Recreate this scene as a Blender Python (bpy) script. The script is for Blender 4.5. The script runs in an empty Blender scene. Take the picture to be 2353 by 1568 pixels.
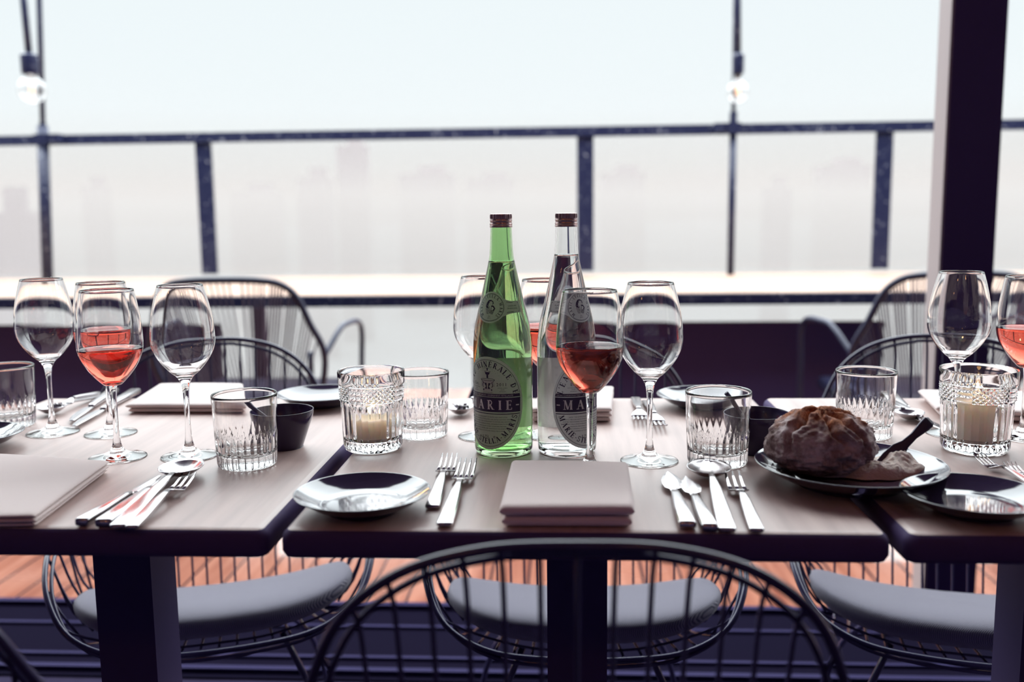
import bpy, bmesh, math, random
from mathutils import Vector, Matrix, noise
PI = math.pi
SC = bpy.context.scene
COL = SC.collection
random.seed(7)

# ------------------------------------------------------------------ camera
F_PX, W_PX, H_PX = 2200.0, 2353, 1568
CAM_LOC = Vector((0, 0, 1.06))
cam_rot = (Matrix.Rotation(math.radians(3.25), 3, 'Z') @ Matrix.Rotation(math.radians(90 - 7.8), 3, 'X')
           @ Matrix.Rotation(math.radians(-0.66), 3, 'Z'))
cd = bpy.data.cameras.new('camera')
cam = bpy.data.objects.new('camera', cd)
COL.objects.link(cam)
cam.matrix_world = Matrix.Translation(CAM_LOC) @ cam_rot.to_4x4()
cd.sensor_width = 36.0
cd.lens = 36.0 * F_PX / W_PX
cd.clip_start = 0.02
cd.clip_end = 5000
cd.dof.use_dof = True
cd.dof.focus_distance = 1.21
cd.dof.aperture_fstop = 2.9
SC.camera = cam

# ------------------------------------------------------------------ view, world
SC.view_settings.view_transform = 'Standard'
SC.view_settings.look = 'None'
SC.view_settings.gamma = 1.0
SC.view_settings.exposure = 0.0
SC.view_settings.use_curve_mapping = False
cy = SC.cycles
cy.max_bounces = 14
cy.diffuse_bounces = 3
cy.glossy_bounces = 4
cy.transmission_bounces = 12
cy.transparent_max_bounces = 12
cy.volume_bounces = 0
cy.caustics_reflective = True
cy.caustics_refractive = True
cy.sample_clamp_indirect = 6.0

world = bpy.data.worlds.new('overcast_sky')
SC.world = world
world.use_nodes = True
wn, wl = world.node_tree.nodes, world.node_tree.links
wn.clear()
w_out = wn.new('ShaderNodeOutputWorld')
w_bg = wn.new('ShaderNodeBackground')
w_tc = wn.new('ShaderNodeTexCoord')
w_sep = wn.new('ShaderNodeSeparateXYZ')
w_cr = wn.new('ShaderNodeValToRGB')
w_st = wn.new('ShaderNodeMapRange')
wl.new(w_tc.outputs['Generated'], w_sep.inputs[0])
wl.new(w_sep.outputs['Z'], w_cr.inputs['Fac'])
wl.new(w_sep.outputs['Z'], w_st.inputs['Value'])
w_st.inputs['From Min'].default_value = 0.22
w_st.inputs['From Max'].default_value = 0.50
w_st.inputs['To Min'].default_value = 1.0
w_st.inputs['To Max'].default_value = 7.0
e = w_cr.color_ramp.elements
e[0].position = 0.0
e[0].color = (0.74, 0.69, 0.665, 1)
e[1].position = 0.10
e[1].color = (0.865, 0.94, 0.965, 1)
m_ = w_cr.color_ramp.elements.new(0.045)
m_.color = (0.80, 0.84, 0.835, 1)
m_ = w_cr.color_ramp.elements.new(0.02)
m_.color = (0.77, 0.745, 0.725, 1)
wl.new(w_cr.outputs['Color'], w_bg.inputs['Color'])
wl.new(w_st.outputs['Result'], w_bg.inputs['Strength'])
wl.new(w_bg.outputs[0], w_out.inputs['Surface'])


# ------------------------------------------------------------------ helpers
def ray(px, py):
    return cam_rot @ Vector((px - W_PX / 2, -(py - H_PX / 2), -F_PX))


def at(px, py, z=0.75):
    d = ray(px, py)
    t = (z - CAM_LOC.z) / d.z
    return CAM_LOC + t * d


def aty(px, py, y):
    d = ray(px, py)
    return CAM_LOC + (y / d.y) * d


def setp(o, label=None, cat=None, group=None, kind=None):
    if label: o['label'] = label
    if cat: o['category'] = cat
    if group: o['group'] = group
    if kind: o['kind'] = kind
    return o


def empty(name, loc=(0, 0, 0), rz=0.0, label=None, cat=None, group=None):
    o = bpy.data.objects.new(name, None)
    o.empty_display_size = 0.02
    COL.objects.link(o)
    o.location = loc
    o.rotation_euler = (0, 0, rz)
    return setp(o, label, cat, group)


def link(name, me, mats, parent=None, smooth=True, loc=None):
    o = bpy.data.objects.new(name, me)
    COL.objects.link(o)
    if not isinstance(mats, (list, tuple)): mats = [mats]
    for m in mats: me.materials.append(m)
    if smooth:
        for p in me.polygons: p.use_smooth = True
    if parent: o.parent = parent
    if loc: o.location = loc
    return o


def kids(o): return [c for c in bpy.data.objects if c.parent == o]


def copy_tree(o, parent=None):
    c = o.copy()
    COL.objects.link(c)
    c.parent = parent
    for k in kids(o): copy_tree(k, c)
    return c


class MB:
    """collects verts and faces for one mesh"""

    def __init__(s):
        s.v, s.f, s.mi = [], [], []

    def add(s, vs, fs, mi=0, M=None):
        b = len(s.v)
        for p in vs:
            p = Vector(p)
            s.v.append(tuple(M @ p if M else p))
        for f in fs:
            s.f.append([i + b for i in f])
            s.mi.append(mi)
        return s

    def box(s, c, d, M=None, mi=0):
        x, y, z = c
        a, b, h = d[0] / 2, d[1] / 2, d[2] / 2
        vs = [(x + i * a, y + j * b, z + k * h) for i in (-1, 1) for j in (-1, 1) for k in (-1, 1)]
        fs = [(0, 1, 3, 2), (4, 6, 7, 5), (0, 4, 5, 1), (2, 3, 7, 6), (0, 2, 6, 4), (1, 5, 7, 3)]
        return s.add(vs, fs, mi, M)

    def tube(s, pts, r, n=8, closed=False, cap=True, M=None):
        pts = [Vector(p) for p in pts]
        rs = r if isinstance(r, (list, tuple)) else [r] * len(pts)
        N = len(pts)
        vs, fs = [], []
        prev = None
        for i, p in enumerate(pts):
            a = pts[(i - 1) % N] if (closed or i > 0) else p
            b = pts[(i + 1) % N] if (closed or i < N - 1) else p
            t = (b - a)
            if t.length < 1e-9: t = Vector((0, 0, 1))
            t.normalize()
            if prev is None:
                u = t.cross(Vector((0, 0, 1)))
                if u.length < 0.05: u = t.cross(Vector((0, 1, 0)))
            else:
                u = prev - t * prev.dot(t)
            u.normalize()
            prev = u
            w = t.cross(u)
            for k in range(n):
                q = 2 * PI * k / n
                vs.append(p + rs[i] * (math.cos(q) * u + math.sin(q) * w))
        m = N if closed else N - 1
        for i in range(m):
            j = (i + 1) % N
            for k in range(n):
                l = (k + 1) % n
                fs.append((i * n + k, j * n + k, j * n + l, i * n + l))
        if cap and not closed:
            fs.append(tuple(range(n)))
            fs.append(tuple((N - 1) * n + k for k in reversed(range(n))))
        return s.add(vs, fs, 0, M)

    def lathe(s, prof, n=64, mod=None, mis=None, M=None):
        """prof: list of (r, z); a radius of 0 closes on the axis. mod(theta, r, z, i)->r"""
        vs, rows = [], []
        for i, (r, z) in enumerate(prof):
            if r <= 1e-9:
                rows.append([len(vs)])
                vs.append((0, 0, z))
            else:
                row = []
                for k in range(n):
                    q = 2 * PI * k / n
                    rr = mod(q, r, z, i) if mod else r
                    row.append(len(vs))
                    vs.append((rr * math.cos(q), rr * math.sin(q), z))
                rows.append(row)
        for i in range(len(rows) - 1):
            a, b = rows[i], rows[i + 1]
            mi = mis[i] if mis else 0
            fs = []
            for k in range(n):
                l = (k + 1) % n
                if len(a) == 1 and len(b) == 1: continue
                if len(a) == 1: fs.append((a[0], b[l], b[k]))
                elif len(b) == 1: fs.append((a[k], a[l], b[0]))
                else: fs.append((a[k], a[l], b[l], b[k]))
            base = len(s.v)
            for f in fs:
                s.f.append([j + base for j in f])
                s.mi.append(mi)
        for p in vs:
            p = Vector(p)
            s.v.append(tuple(M @ p if M else p))
        return s

    def ribbon(s, secs, M=None, k=4):
        """secs: list of (x, y, z, halfwidth, halfthick) swept along; rounded rectangular section"""
        vs, fs = [], []
        ring = []
        for a in range(4 * k):
            q = 2 * PI * (a + .5) / (4 * k)
            c, d = math.cos(q), math.sin(q)
            ex = .45
            ring.append((math.copysign(abs(c) ** ex, c), math.copysign(abs(d) ** ex, d)))
        n = len(ring)
        for (x, y, z, w, t) in secs:
            for (a, b) in ring: vs.append((x + a * w, y, z + b * t))
        for i in range(len(secs) - 1):
            for a in range(n):
                b = (a + 1) % n
                fs.append((i * n + a, i * n + b, (i + 1) * n + b, (i + 1) * n + a))
        fs.append(tuple(reversed(range(n))))
        fs.append(tuple((len(secs) - 1) * n + a for a in range(n)))
        return s.add(vs, fs, 0, M)

    def build(s, name, mats, parent=None, smooth=True, loc=None, fix=True, bevel=None, auto=None):
        me = bpy.data.meshes.new(name)
        me.from_pydata(s.v, [], s.f)
        for p, mi in zip(me.polygons, s.mi): p.material_index = mi
        if fix or bevel:
            bm = bmesh.new()
            bm.from_mesh(me)
            if bevel:
                bmesh.ops.bevel(bm, geom=bm.edges[:], offset=bevel, segments=3, profile=.5, affect='EDGES')
            if fix: bmesh.ops.recalc_face_normals(bm, faces=bm.faces[:])
            bm.to_mesh(me)
            bm.free()
        o = link(name, me, mats, parent, smooth, loc)
        if auto:
            me.set_sharp_from_angle(angle=math.radians(auto))
        return o


def smoothpath(pts, sub=6, closed=False):
    """Catmull-Rom"""
    P = [Vector(p) for p in pts]
    n = len(P)
    out = []
    rng = n if closed else n - 1
    for i in range(rng):
        p0 = P[(i - 1) % n] if (closed or i > 0) else P[0] * 2 - P[1]
        p1, p2 = P[i], P[(i + 1) % n]
        p3 = P[(i + 2) % n] if (closed or i < n - 2) else P[-1] * 2 - P[-2]
        for k in range(sub):
            t = k / sub
            out.append(.5 * ((2 * p1) + (p2 - p0) * t + (2 * p0 - 5 * p1 + 4 * p2 - p3) * t * t
                             + (-p0 + 3 * p1 - 3 * p2 + p3) * t ** 3))
    if not closed: out.append(P[-1])
    return out


def smoothprof(pts, sub=5):
    return [(max(p.x, 0.0), p.y) for p in smoothpath([(a, b, 0) for a, b in pts], sub)]


# ------------------------------------------------------------------ materials
def mat(name, col, rough=.5, metal=0., trans=0., ior=1.45, coat=0., spec=None, emit=None, estr=0.):
    m = bpy.data.materials.new(name)
    m.use_nodes = True
    b = m.node_tree.nodes['Principled BSDF']
    b.inputs['Base Color'].default_value = (*col, 1)
    b.inputs['Roughness'].default_value = rough
    b.inputs['Metallic'].default_value = metal
    b.inputs['Transmission Weight'].default_value = trans
    b.inputs['IOR'].default_value = ior
    b.inputs['Coat Weight'].default_value = coat
    if spec is not None: b.inputs['Specular IOR Level'].default_value = spec
    if emit:
        b.inputs['Emission Color'].default_value = (*emit, 1)
        b.inputs['Emission Strength'].default_value = estr
    return m


def nodes(m): return m.node_tree.nodes, m.node_tree.links, m.node_tree.nodes['Principled BSDF']


def tex_coord(m, scale=(1, 1, 1), kind='Object', rot=(0, 0, 0)):
    n, l, b = nodes(m)
    tc = n.new('ShaderNodeTexCoord')
    mp = n.new('ShaderNodeMapping')
    mp.inputs['Scale'].default_value = scale
    mp.inputs['Rotation'].default_value = rot
    l.new(tc.outputs[kind], mp.inputs['Vector'])
    return mp.outputs['Vector']


def add_noise(m, scale, detail=4, vec=None, rough=.55):
    n, l, b = nodes(m)
    t = n.new('ShaderNodeTexNoise')
    t.inputs['Scale'].default_value = scale
    t.inputs['Detail'].default_value = detail
    t.inputs['Roughness'].default_value = rough
    if vec: l.new(vec, t.inputs['Vector'])
    return t.outputs['Fac']


def ramp(m, fac, stops):
    n, l, b = nodes(m)
    r = n.new('ShaderNodeValToRGB')
    el = r.color_ramp.elements
    el[0].position, el[0].color = stops[0][0], (*stops[0][1], 1)
    el[1].position, el[1].color = stops[-1][0], (*stops[-1][1], 1)
    for p, c in stops[1:-1]:
        x = el.new(p)
        x.color = (*c, 1)
    l.new(fac, r.inputs['Fac'])
    return r.outputs['Color']


def bump(m, fac, strength=.3, dist=.001):
    n, l, b = nodes(m)
    x = n.new('ShaderNodeBump')
    x.inputs['Strength'].default_value = strength
    x.inputs['Distance'].default_value = dist
    l.new(fac, x.inputs['Height'])
    l.new(x.outputs['Normal'], b.inputs['Normal'])


M_glass = mat('clear_glass', (1, 1, 1), 0.0, trans=1, ior=1.5)
M_crystal = mat('pressed_glass', (1, .99, .985), 0.0, trans=1, ior=1.52)
M_green = mat('green_bottle_glass', (.58, .80, .50), 0.0, trans=1, ior=1.5)
M_bclear = mat('clear_bottle_glass', (.97, .985, .98), 0.0, trans=1, ior=1.5)
M_water = mat('water', (.97, .98, .98), 0.0, trans=1, ior=1.33)
M_wine = mat('rose_wine', (.86, .13, .085), 0.0, trans=1, ior=1.34)
M_cap = mat('screw_cap_metal', (.46, .34, .33), .32, metal=.85)
M_label = mat('label_paper', (.80, .77, .77), .5)
def paper(m, fac, col):
    n, l, b = nodes(m)
    t = n.new('ShaderNodeBsdfTranslucent')
    t.inputs['Color'].default_value = (*col, 1)
    x = n.new('ShaderNodeMixShader')
    x.inputs[0].default_value = fac
    l.new(b.outputs[0], x.inputs[1])
    l.new(t.outputs[0], x.inputs[2])
    l.new(x.outputs[0], n['Material Output'].inputs['Surface'])


paper(M_label, .7, (1, 1, 1))
M_backlabel = mat('back_label_paper', (.50, .45, .44), .55)
paper(M_backlabel, .6, (.85, .80, .78))
M_ink = mat('label_ink', (.028, .016, .06), .5)
M_silverink = mat('label_light_print', (.60, .59, .60), .45)
M_steel = mat('stainless_steel', (.50, .475, .49), .2, metal=1)
M_glaze = mat('dark_glazed_stoneware', (.030, .022, .055), .08, ior=1.6, coat=.6)
M_bowl = mat('black_bowl_glaze', (.035, .024, .066), .16)
M_spread = mat('black_spreader', (.032, .022, .060), .4)
M_wax = mat('candle_wax', (.97, .82, .74), .45)
b_ = nodes(M_wax)[2]
b_.inputs['Subsurface Weight'].default_value = 1.0
b_.inputs['Subsurface Radius'].default_value = (.03, .021, .015)
b_.inputs['Subsurface Scale'].default_value = 1.0
M_wick = mat('wick', (.02, .015, .02), .9)
M_flame = mat('candle_flame', (1, .6, .3), .5, emit=(1, .55, .22), estr=110)
M_bulbglow = mat('bulb_filament', (1, .6, .3), .5, emit=(1, .45, .16), estr=5)
M_lampglow = mat('warm_lamp_bulb', (1, .6, .3), .5, emit=(1, .42, .16), estr=60)
M_rod = mat('black_lacquered_rod', (.035, .030, .090), .25, metal=0, spec=.8)
M_edge = mat('black_table_edge', (.085, .057, .155), .65, spec=.2)
M_black = mat('black_steel', (.085, .060, .155), .65, spec=.25)
M_panel = mat('black_screen_board', (.055, .040, .120), .6, spec=.3)
M_lit_side = mat('pillar_lit_side_steel', (.42, .36, .36), .5)  # pale tone stands in for light falling on the pillar's left face
M_cord = mat('chair_cord', (.10, .085, .12), .6)
M_shell = mat('chair_frame_tube', (.020, .022, .055), .4)

# table top: dark brown stained veneer, satin
M_table = mat('stained_wood_veneer', (.3, .2, .2), .3, spec=.62)
v = tex_coord(M_table, (46, 3.2, 20))
g1 = add_noise(M_table, 1.0, 5, v)
n_, l_, bs_ = nodes(M_table)
c_ = ramp(M_table, g1, [(.25, (.42, .305, .285)), (.5, (.54, .40, .37)), (.75, (.63, .48, .44))])
l_.new(c_, bs_.inputs['Base Color'])
r_ = ramp(M_table, g1, [(.2, (.33, .33, .33)), (.8, (.42, .42, .42))])
l_.new(r_, bs_.inputs['Roughness'])
bump(M_table, g1, .12, .0006)

# napkin
M_napkin = mat('napkin_cloth', (.88, .75, .72), .9)
bs_ = nodes(M_napkin)[2]
bs_.inputs['Sheen Weight'].default_value = .4
v = tex_coord(M_napkin, (1, 1, 1))
n_, l_, _ = nodes(M_napkin)
wv = n_.new('ShaderNodeTexWave')
wv.inputs['Scale'].default_value = 260
l_.new(v, wv.inputs['Vector'])
bump(M_napkin, wv.outputs['Fac'], .35, .0008)

# cushion twill
M_cushion = mat('grey_twill', (.20, .19, .24), .95)
v = tex_coord(M_cushion, (1, 1, 1), rot=(0, 0, .8))
n_, l_, bs_ = nodes(M_cushion)
bs_.inputs['Sheen Weight'].default_value = .3
wv = n_.new('ShaderNodeTexWave')
wv.inputs['Scale'].default_value = 150
l_.new(v, wv.inputs['Vector'])
c_ = ramp(M_cushion, wv.outputs['Fac'], [(.2, (.085, .08, .135)), (.8, (.28, .26, .31))])
l_.new(c_, bs_.inputs['Base Color'])
bump(M_cushion, wv.outputs['Fac'], .5, .001)

# bread crust
M_bread = mat('bread_crust', (.3, .2, .15), .85)
v = tex_coord(M_bread)
n_, l_, bs_ = nodes(M_bread)
g1 = add_noise(M_bread, 38, 8, v, .7)
g2 = add_noise(M_bread, 190, 6, v, .7)
fl = ramp(M_bread, g1, [(.34, (.15, .085, .080)), (.48, (.38, .28, .27)), (.60, (.68, .58, .58))])
att = n_.new('ShaderNodeAttribute')
att.attribute_name = 'crack'
br = ramp(M_bread, g2, [(.35, (.16, .035, .016)), (.7, (.66, .26, .11))])
mx = n_.new('ShaderNodeMix')
mx.data_type = 'RGBA'
l_.new(att.outputs['Fac'], mx.inputs['Factor'])
l_.new(fl, mx.inputs['A'])
l_.new(br, mx.inputs['B'])
l_.new(mx.outputs['Result'], bs_.inputs['Base Color'])
bump(M_bread, g2, .8, .003)

M_dip = mat('whipped_butter', (.80, .67, .60), .6)
v = tex_coord(M_dip)
bump(M_dip, add_noise(M_dip, 160, 6, v, .7), .7, .003)
bs_ = nodes(M_dip)[2]
bs_.inputs['Subsurface Weight'].default_value = .2
bs_.inputs['Subsurface Radius'].default_value = (.01, .006, .004)

# wet steel, reflections in its rain drops painted in as pale specks
M_wet = mat('painted_rain_glint_steel', (.02, .02, .05), .35)
v = tex_coord(M_wet)
n_, l_, bs_ = nodes(M_wet)
g1 = add_noise(M_wet, 62, 2, v, .5)
l_.new(ramp(M_wet, g1, [(.59, (.014, .018, .055)), (.69, (.10, .11, .16)), (.80, (.60, .59, .62))]), bs_.inputs['Base Color'])

# deck boards
M_deck = mat('wet_deck_boards', (.3, .1, .06), .18, coat=1.0)
n_, l_, bs_ = nodes(M_deck)
v = tex_coord(M_deck, (1, 1, 1))
vs_ = tex_coord(M_deck, (30, 1.5, 1))
g1 = add_noise(M_deck, 1.0, 5, vs_)
c_ = ramp(M_deck, g1, [(.3, (.33, .11, .065)), (.7, (.58, .26, .18))])
br_ = n_.new('ShaderNodeTexBrick')
br_.inputs['Scale'].default_value = 1
br_.inputs['Mortar Size'].default_value = .004
br_.inputs['Brick Width'].default_value = 30
br_.inputs['Row Height'].default_value = .11
br_.inputs['Mortar'].default_value = (.02, .012, .02, 1)
vr_ = tex_coord(M_deck, (1, 1, 1), rot=(0, 0, PI / 2))
l_.new(vr_, br_.inputs['Vector'])
l_.new(c_, br_.inputs['Color1'])
c2_ = ramp(M_deck, g1, [(.3, (.26, .085, .055)), (.7, (.50, .21, .14))])
l_.new(c2_, br_.inputs['Color2'])
l_.new(br_.outputs['Color'], bs_.inputs['Base Color'])
l_.new(ramp(M_deck, add_noise(M_deck, 3.0, 4, v), [(.35, (.14, .14, .14)), (.7, (.34, .34, .34))]), bs_.inputs['Roughness'])

M_floor = mat('dark_interior_floor', (.022, .015, .038), .8, spec=.08)
l_ = nodes(M_floor)[1]
l_.new(ramp(M_floor, add_noise(M_floor, 9, 4, tex_coord(M_floor)), [(.3, (.018, .013, .036)), (.7, (.026, .019, .050))]),
       nodes(M_floor)[2].inputs['Base Color'])
M_track = mat('dark_anodised_track', (.006, .0045, .014), .9, spec=.02)
M_ridge = mat('track_rail_metal', (.022, .017, .065), .7, spec=.1)
M_room = mat('lilac_plaster', (.22, .17, .33), .8)
l_ = nodes(M_room)[1]
l_.new(ramp(M_room, add_noise(M_room, 5, 5, tex_coord(M_room)), [(.3, (.12, .09, .215)), (.7, (.145, .11, .25))]),
       nodes(M_room)[2].inputs['Base Color'])
M_ledge = mat('light_wood_ledge', (.52, .38, .31), .65, spec=.2)
l_ = nodes(M_ledge)[1]
l_.new(ramp(M_ledge, add_noise(M_ledge, 4, 5, tex_coord(M_ledge, (1, 14, 1))), [(.3, (.34, .21, .15)), (.7, (.46, .34, .28))]),
       nodes(M_ledge)[2].inputs['Base Color'])
M_ground = mat('pale_wet_paving', (.36, .33, .32), .6)
l_ = nodes(M_ground)[1]
l_.new(ramp(M_ground, add_noise(M_ground, .03, 5, tex_coord(M_ground, (1, 1, 1))), [(.3, (.29, .26, .25)), (.7, (.37, .345, .335))]),
       nodes(M_ground)[2].inputs['Base Color'])
M_bldg = mat('distant_facade', (.28, .25, .26), .8)
l_ = nodes(M_bldg)[1]
l_.new(ramp(M_bldg, add_noise(M_bldg, .06, 3, tex_coord(M_bldg)), [(.3, (.25, .22, .23)), (.7, (.30, .27, .28))]),
       nodes(M_bldg)[2].inputs['Base Color'])

# thin pane: mostly lets light straight through, reflects at grazing angles
M_pane = bpy.data.materials.new('window_pane')
M_pane.use_nodes = True
pn, pl = M_pane.node_tree.nodes, M_pane.node_tree.links
pn.clear()
o_ = pn.new('ShaderNodeOutputMaterial')
tr_ = pn.new('ShaderNodeBsdfTransparent')
tr_.inputs['Color'].default_value = (.985, .975, .972, 1)
gl_ = pn.new('ShaderNodeBsdfGlossy')
gl_.inputs['Roughness'].default_value = .02
fr_ = pn.new('ShaderNodeFresnel')
fr_.inputs['IOR'].default_value = 1.25
mx_ = pn.new('ShaderNodeMixShader')
pl.new(fr_.outputs[0], mx_.inputs[0])
pl.new(tr_.outputs[0], mx_.inputs[1])
pl.new(gl_.outputs[0], mx_.inputs[2])
pl.new(mx_.outputs[0], o_.inputs['Surface'])

# ================================================================== SETTING
DOOR_Y = 2.42
# interior floor, deck, ground
setp(MB().box((-.2, .2, -.05), (9.0, 3.66, .1)).build('floor', M_floor, smooth=False), kind='structure')
tr = MB()
tr.box((-.2, 2.235, -.02), (9.0, .41, .05))
for yy, w_, h_ in ((2.06, .018, .012), (2.13, .012, .008), (2.30, .012, .008), (2.425, .022, .014)):
    tr.box((-.2, yy, .004 + h_ / 2), (9.0, w_, h_), mi=1)
setp(tr.build('trim_1', [M_track, M_ridge], smooth=False),
     'grey metal sliding door track across the floor between dark room and deck', 'door track', kind='structure')
DECK_Y1 = 5.6
setp(MB().box((-.2, (2.44 + DECK_Y1) / 2, -.05), (16, DECK_Y1 - 2.44, .1)).build('terrace_deck', M_deck, smooth=False),
     'wet reddish brown timber deck boards of the terrace', 'deck', kind='structure')
setp(MB().box((0, 900, -22.5), (4000, 1780, 1)).build('ground', M_ground, smooth=False),
     'pale hazy ground far below the terrace', 'ground', kind='structure')
# the room behind the camera
setp(MB().box((-.2, .35, 2.98), (9.2, 4.3, .12)).build('ceiling', M_room, smooth=False), kind='structure')
setp(MB().box((-.2, -1.7, 1.45), (9.2, .1, 3.1)).build('wall_back', M_room, smooth=False), kind='structure')
setp(MB().box((-4.75, .35, 1.45), (.1, 4.2, 3.1)).build('wall_left', M_room, smooth=False), kind='structure')
setp(MB().box((4.35, .35, 1.45), (.1, 4.2, 3.1)).build('wall_right', M_room, smooth=False), kind='structure')

# black pillar on the door line
pb = aty(2139, 618, DOOR_Y)
pr = aty(2285, 618, DOOR_Y)
PW = pr.x - pb.x - .002
pil = empty('pillar', (pb.x + .5 * (pr.x - pb.x) + .012, DOOR_Y + .04, 0), 0,
            'wide black steel pillar rising behind the empty wine glass on the right', 'pillar')
MB().box((.0, 0, 1.46), (PW - .026, .08, 2.92)).build('post', M_black, pil, smooth=False)
o = MB().box((-(PW - .026) / 2 - .003, 0, 1.46), (.006, .078, 2.92)).build('lit_side_strip', M_lit_side, pil, smooth=False)  # thin strip that paints this face as lit
o['label'] = 'left side of the pillar, painted paler as if lit'

# ledge behind the armchairs
LZ = .742


def plane_y(py, z, px=1200):
    return at(px, py, z).y


Ly0 = plane_y(676, LZ)
Ly1 = plane_y(634, LZ)
lg = empty('bar_ledge', (0, Ly0, 0), 0, 'long pale wooden ledge with dark front edge running along the terrace railing', 'ledge')
MB().box((-.2, (Ly1 - Ly0) / 2 + .04, LZ - .012), (11, Ly1 - Ly0 + .08, .024)).build('board', M_ledge, lg, smooth=False)
h_edge = (aty(1200, 701, Ly0)).z
MB().box((-.2, -.012, (LZ + h_edge) / 2 - .002), (11, .024, LZ - h_edge)).build('front_edge', M_wet, lg, smooth=False)
for x in (-5.2, -3.6, -1.35, .05, 1.9, 4.8):
    MB().box((x, .5, (LZ - .024) / 2 + 0), (.05, .05, LZ - .026)).build('leg', M_black, lg, smooth=False)

# dark screen boards under the ledge
PY = Ly0 + .12
ptop = aty(1700, 742, PY).z
x_l = aty(505, 800, PY).x
x_m0 = aty(1086, 800, PY).x
x_m1 = aty(2026, 800, PY).x
for (a, b, lab) in ((-5.6, x_l, 'black board screen under the ledge, left of the pale gap'),
                    (x_m0, x_m1, 'black board screen under the ledge, behind the bottles and right of the pale gap')):
    s = empty('screen_panel', ((a + b) / 2, PY, 0), 0, lab, 'screen', 'black screens under the ledge')
    w = b - a
    MB().box((0, 0, ptop / 2 + .01), (w, .03, ptop - .02)).build('board', M_panel, s, smooth=False)
    MB().box((0, -.002, ptop - .006), (w, .045, .018)).build('cap_rail', M_panel, s, smooth=False)
    k = max(2, int(w / 1.4) + 1)
    for i in range(k):
        MB().box((-w / 2 + .03 + i * (w - .06) / (k - 1), .034, ptop / 2), (.05, .03, ptop)).build('upright', M_panel, s, smooth=False)

# railing
RY = Ly1
zr = aty(1200, 305, RY).z
zr_l = aty(0, 308, RY).z
rail = empty('railing', (0, RY, 0), 0, 'dark steel railing with painted rain drop glints and glass panes across the whole background', 'railing')
MB().box((0, 0, zr), (13, .05, .046)).build('top_rail', M_wet, rail, smooth=False)
xs = []
for px in (475, 1345, 2026):
    p = aty(px, 470, RY)
    xs.append(p.x)
sp = xs[1] - xs[0]
pw = 37 * RY / F_PX
allx = [xs[0] - 2 * sp, xs[0] - sp] + xs + [xs[2] + sp, xs[2] + 2 * sp]
for x in allx:
    MB().box((x, 0, (LZ + zr) / 2 + .006), (pw, .02, zr - LZ - .03)).build('post', M_wet, rail, smooth=False)
for a, b in zip(allx[:-1], allx[1:]):
    MB().box(((a + b) / 2, 0, (LZ + zr) / 2), (b - a - pw - .004, .008, zr - LZ - .05)).build('glass_pane', M_pane, rail, smooth=False)

# upright lamp poles clamped to the railing
PLY = RY - .045
for (pxt, pyt, pxm, pym, pxb, pyb, lab, arm) in (
        (88, -60, 98, 290, 110, 650, 'thin dark pole clamped to the railing at the far left', 1),
        (1691, -60, 1685, 290, 1678, 655, 'thin dark pole clamped to the railing, behind the right hanging bulb', -1)):
    a, m, b = aty(pxt, pyt, PLY), aty(pxm, pym, PLY), aty(pxb, pyb, PLY)
    b = Vector((b.x + (b.x - m.x) * .0, PLY, LZ))
    top = m + (a - m) * 1.9
    pole = empty('lamp_pole', (m.x, PLY, LZ), 0, lab, 'pole', 'thin poles on the railing')
    L0 = Vector((m.x, PLY, LZ))
    q = MB()
    q.tube([b - L0, m - L0], .027 if arm > 0 else .017, 12)
    q.build('lower_tube', M_wet, pole)
    MB().tube([m - L0 + Vector((0, 0, -.02)), top - L0], .013 if arm > 0 else .010, 10).build('upper_tube', M_wet, pole)
    q = MB()
    q.box((0, .0, zr - LZ), (.06, .07, .05))
    q.box((.05 * arm, .0, zr - LZ + .004), (.075, .05, .042))
    q.tube([(0, 0, zr - LZ + .02), (0, 0, zr - LZ + .075)], .018, 12)
    q.build('clamp', M_wet, pole, smooth=False)

# hanging bulbs in front of the poles
BY = RY - .35
for (cx, ytop, s0, s1, yb, r_px, lab) in (
        (70, -80, 125, 172, 207, 31, 'clear globe bulb on a thick black cord hanging at the far left'),
        (1692, -80, 128, 172, 212, 24, 'clear bulb on a thin black cord hanging between the middle and the pillar')):
    p = aty(cx + 3, yb, BY)
    lamp = empty('hanging_bulb', (p.x, p.y, p.z), 0, lab, 'bulb', 'bulbs hanging over the terrace')
    k = BY / F_PX
    rr = r_px * k
    zc0, zc1 = (yb - s0) * k, (yb - s1) * k
    MB().tube([(0, 0, zc0 - .004), (-.006, 0, zc0 + .25), (-.012, 0, zc0 + 1.3)], .015 if cx < 500 else .012, 10).build('cord', M_wet, lamp)
    rs_ = .038 if cx < 500 else .025
    MB().lathe([(0, zc1), (rs_ * .9, zc1), (rs_, zc1 + .006), (rs_, zc0 - .008), (rs_ * .7, zc0), (0, zc0 + .002)], 24).build('socket', M_wet, lamp, auto=40)
    pr_ = [(0, -rr)]
    for i in range(1, 15):
        q = -PI / 2 + i * PI * .86 / 14
        pr_.append((rr * math.cos(q), rr * math.sin(q)))
    pr_.append((rs_ * .62, zc1 + .004))
    inner = [(max(a - .0012, 0), b_ + (.0012 if b_ < 0 else 0)) for a, b_ in reversed(pr_)]
    bulb = MB().lathe(pr_ + inner, 28).build('bulb', M_glass, lamp)
    fl_ = MB()
    for j in range(4):
        q = j * PI / 2
        fl_.tube([(math.cos(q) * .006, math.sin(q) * .006, rr * .5), (math.cos(q) * .010, math.sin(q) * .010, -rr * .25)], .0006, 5)
    fl_.build('filament', M_bulbglow, bulb)

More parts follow.
